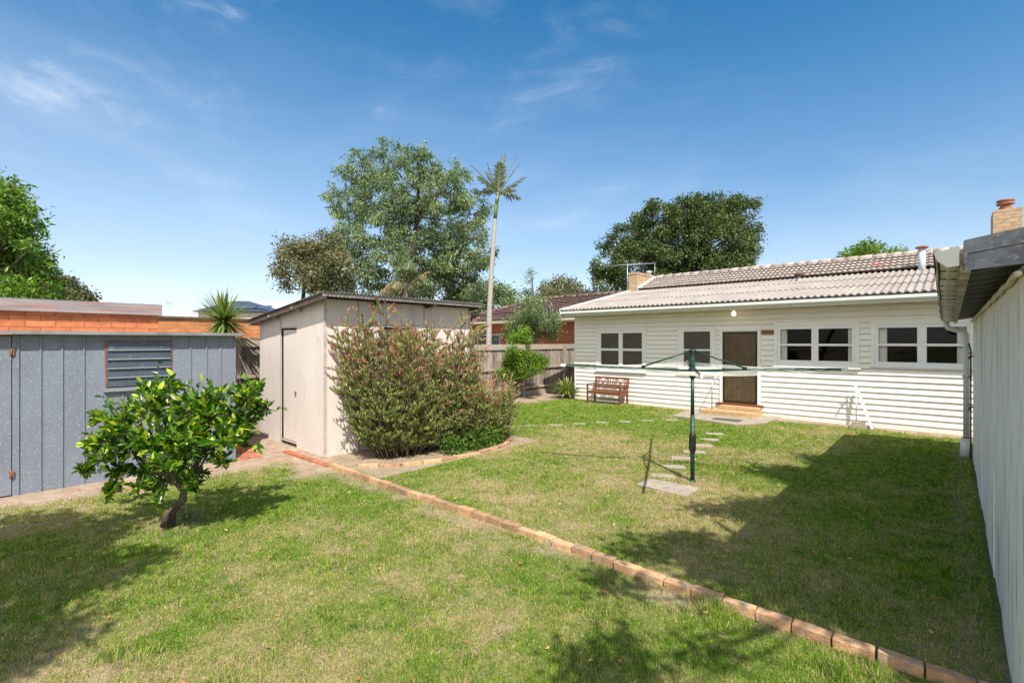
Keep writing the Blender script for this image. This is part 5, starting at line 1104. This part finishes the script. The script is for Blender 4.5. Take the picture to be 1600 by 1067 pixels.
def palm():
    rng = np.random.default_rng(21); d = 19.0
    pts = [P(763, 560, d), P(765, 480, d), P(768, 420, d), P(771.5, 370, d), P(773.5, 342, d)]; b = P(762, 533, d)
    root = thing('tall_palm', (b.x, b.y, 0), 'slender tall palm with a ringed pale trunk and ragged fronds', 'palm')
    s = MB(); path = [Vector((b.x, b.y, 0))]; rad = [.20]
    full = [Vector((b.x, b.y, 0))]+pts
    for i in range(61):
        t = i/60*(len(full)-1); j = min(len(full)-2, int(t)); q = full[j].lerp(full[j+1], t-j); path.append(q+Vector((.004*math.sin(i*.5), 0, 0))); rad.append((.135-.068*(i/60)**.8)*(1+.035*(i % 2)))
    s.tube(path[1:], rad[1:], 14); s.build('trunk', M['palebark'], root)
    top = P(778, 305, d); s = MB(); s.tube([pts[-1], P(775, 325, d), top], [.075, .085, .06], 12); s.build('crownshaft', mat('green_crownshaft', (.19, .26, .08), (.14, .20, .06), .5, 4, (1, 1, .4)), root)
    s = MB(); v = []; f = []; rn = []
    R_ = Vector((CA, SA, 0))
    azr = math.atan2(SA, CA)
    for (daz, el, L_, dr_, tn, hg) in ((3.05, .90, 1.75, .10, .75, .12), (2.5, 1.1, 1.35, .1, .5, .2), (.2, 1.15, 1.95, .06, .25, .25), (-.1, .62, 1.35, .08, .8, .4), (.1, 1.0, 1.6, .05, .3, .2), (3.2, 1.25, 1.4, .05, .3, .2), (1.3, 1.3, 1.6, .1, .4, .3), (-1.4, 1.2, 1.4, .15, .5, .3), (3.5, .8, 1.2, .2, .75, .3), (.6, .8, 1.3, .3, .45, .5), (2.2, 1.0, 1.1, .3, .5, .5), (-.5, .2, .8, .1, .9, .3), (1.0, 1.35, 1.9, .06, .45, .3), (2.9, .55, 1.0, .4, .55, .6), (0.1, .2, .9, .3, .6, .7), (-2.2, .5, .9, .4, .5, .7), (-1.0, .3, .9, .5, .6, .7)):
        frond(v, f, rn, s, top, azr+daz, el, L_, rng, dr_, .42, .045, tn*.9, 24, hg)
    s.build('frond_stalks', M['palebark'], root); np_mesh('fronds', np.array([list(q) for q in v]), np.array(f), LM['palm'], root, attrs={'rnd': rn})
    d = 17.5; top = P(632, 452, d)
    root = thing('low_palm', (top.x, top.y, 0), 'low palm with drooping dead fronds between the pale shed roof and the tall tree', 'palm')
    s = MB(); s.tube([(top.x, top.y, 0), top], [.13, .10], 10); s.build('trunk', M['bark'], root)
    s = MB(); v = []; f = []; rn = []
    for (daz, el, L_, dr_, tn, hg) in ((2.9, .5, 1.3, .75, .98, .9), (3.3, .9, 1.3, .9, .95, .9), (.1, .75, 1.15, .12, .98, .8), (1.2, 1.35, 1.6, .3, .35, .4), (1.8, 1.2, 1.5, .5, .3, .5), (-.6, 1.1, 1.5, .5, .4, .5), (.5, 1.3, 1.6, .4, .3, .5), (2.4, 1.3, 1.5, .4, .35, .5), (-2.0, .9, 1.1, .8, .9, .9), (-1.3, 1.2, 1.4, .5, .45, .6)):
        frond(v, f, rn, s, top, azr+daz, el, L_, rng, dr_, .45, .045, tn, 26, hg)
    s.build('frond_stalks', M['palebark'], root); np_mesh('fronds', np.array([list(q) for q in v]), np.array(f), LM['palm'], root, attrs={'rnd': rn})
palm()

# trees beside and behind the photographer: they shade the lawn ----------------------
def shade(name, label, base, spots, trunk_r, rng):
    cl_ = []
    for (u, v, r, h) in spots:
        g_ = G(u, v, LOW if v > 860 else 0); k = h/math.tan(R(SUN_EL)); cl_.append((Vector((g_.x+SUN_AZ[0]*k, g_.y+SUN_AZ[1]*k, h)), r))
    tree(name, label, 'tree', base, cl_, (LM['tall'], B), leaf=(.13, .06), clusters=int(sum(60*r*r/.16 for *_, r in cl_)*.42), per=34, cr=.20, trunk_r=trunk_r, fork=.75, rng=rng, shell=.3, tone=(0, .9), sub=5)
shade('overhanging_tree', 'tree beside the garage that throws leafy shade on the right lawn', (3.1, 2.0, LOW),
      [(1235, 742, .45, 5.6), (1300, 722, .4, 5.8), (1300, 760, .5, 5.8), (1360, 740, .5, 6.0), (1190, 800, .32, 5.4), (1130, 803, .26, 5.2), (1250, 800, .5, 5.6), (1330, 830, .6, 5.5), (1270, 880, .55, 5.3), (1070, 862, .30, 5.0), (1010, 862, .22, 4.9), (1130, 880, .34, 5.0), (1190, 900, .40, 5.0), (1100, 925, .18, 4.9),
       (955, 915, .15, 4.8), (975, 935, .13, 4.8), (1060, 1010, .19, 4.8), (1000, 1040, .17, 4.8), (930, 1050, .15, 4.8), (1110, 1030, .13, 4.9), (1150, 905, .24, 5.0), (1240, 950, .22, 5.0), (1330, 985, .2, 5.1), (1440, 1030, .2, 5.2), (1420, 850, .5, 5.6), (1050, 1090, .2, 4.8)], .13, np.random.default_rng(31))
shade('overhanging_tree', 'tree at the left of the photographer that shades the near left lawn', G(-420, 1100, LOW),
      [(10, 820, .42, 4.6), (70, 830, .36, 4.6), (130, 835, .30, 4.5), (175, 815, .22, 4.4), (60, 880, .38, 4.5), (130, 885, .32, 4.4), (195, 890, .22, 4.4), (235, 870, .14, 4.3), (0, 940, .4, 4.5), (80, 945, .28, 4.4), (20, 1020, .28, 4.4), (-60, 900, .5, 4.6), (185, 1055, .10, 4.3), (-50, 1030, .4, 4.5), (100, 990, .14, 4.4)], .13, np.random.default_rng(32))

# fallen leaves and small weeds -------------------------------------------------
rng = np.random.default_rng(41); n = 260
d = rng.uniform(2.6, 11, n); t = rng.uniform(-1, 1, n); x = -SA*d+CA*t*d; y = CA*d+SA*t*d; k = (x < .1) & (x > -9.2) & (y > .3); x, y = x[k], y[k]; n = len(x)
pos = np.stack([x, y, gheight(x, y)+.028], 1); dr = np.stack([rng.normal(size=n), rng.normal(size=n), .25*rng.normal(size=n)], 1)
v, t_, k_ = leaf_geo(pos, dr, .045*(.7+.6*rng.random(n)), .022*(.7+.6*rng.random(n)), rng)
o = np_mesh('fallen_leaves', v, t_, leafmat('dead_leaf', [(0, (.30, .12, .04)), (.5, (.42, .22, .08)), (1, (.55, .42, .15))], .1, .7), attrs={'rnd': np.repeat(rng.random(n), k_)})
tag(o, 'scattered orange brown fallen leaves on the lawn', 'leaves', kind='stuff')
make_grass()
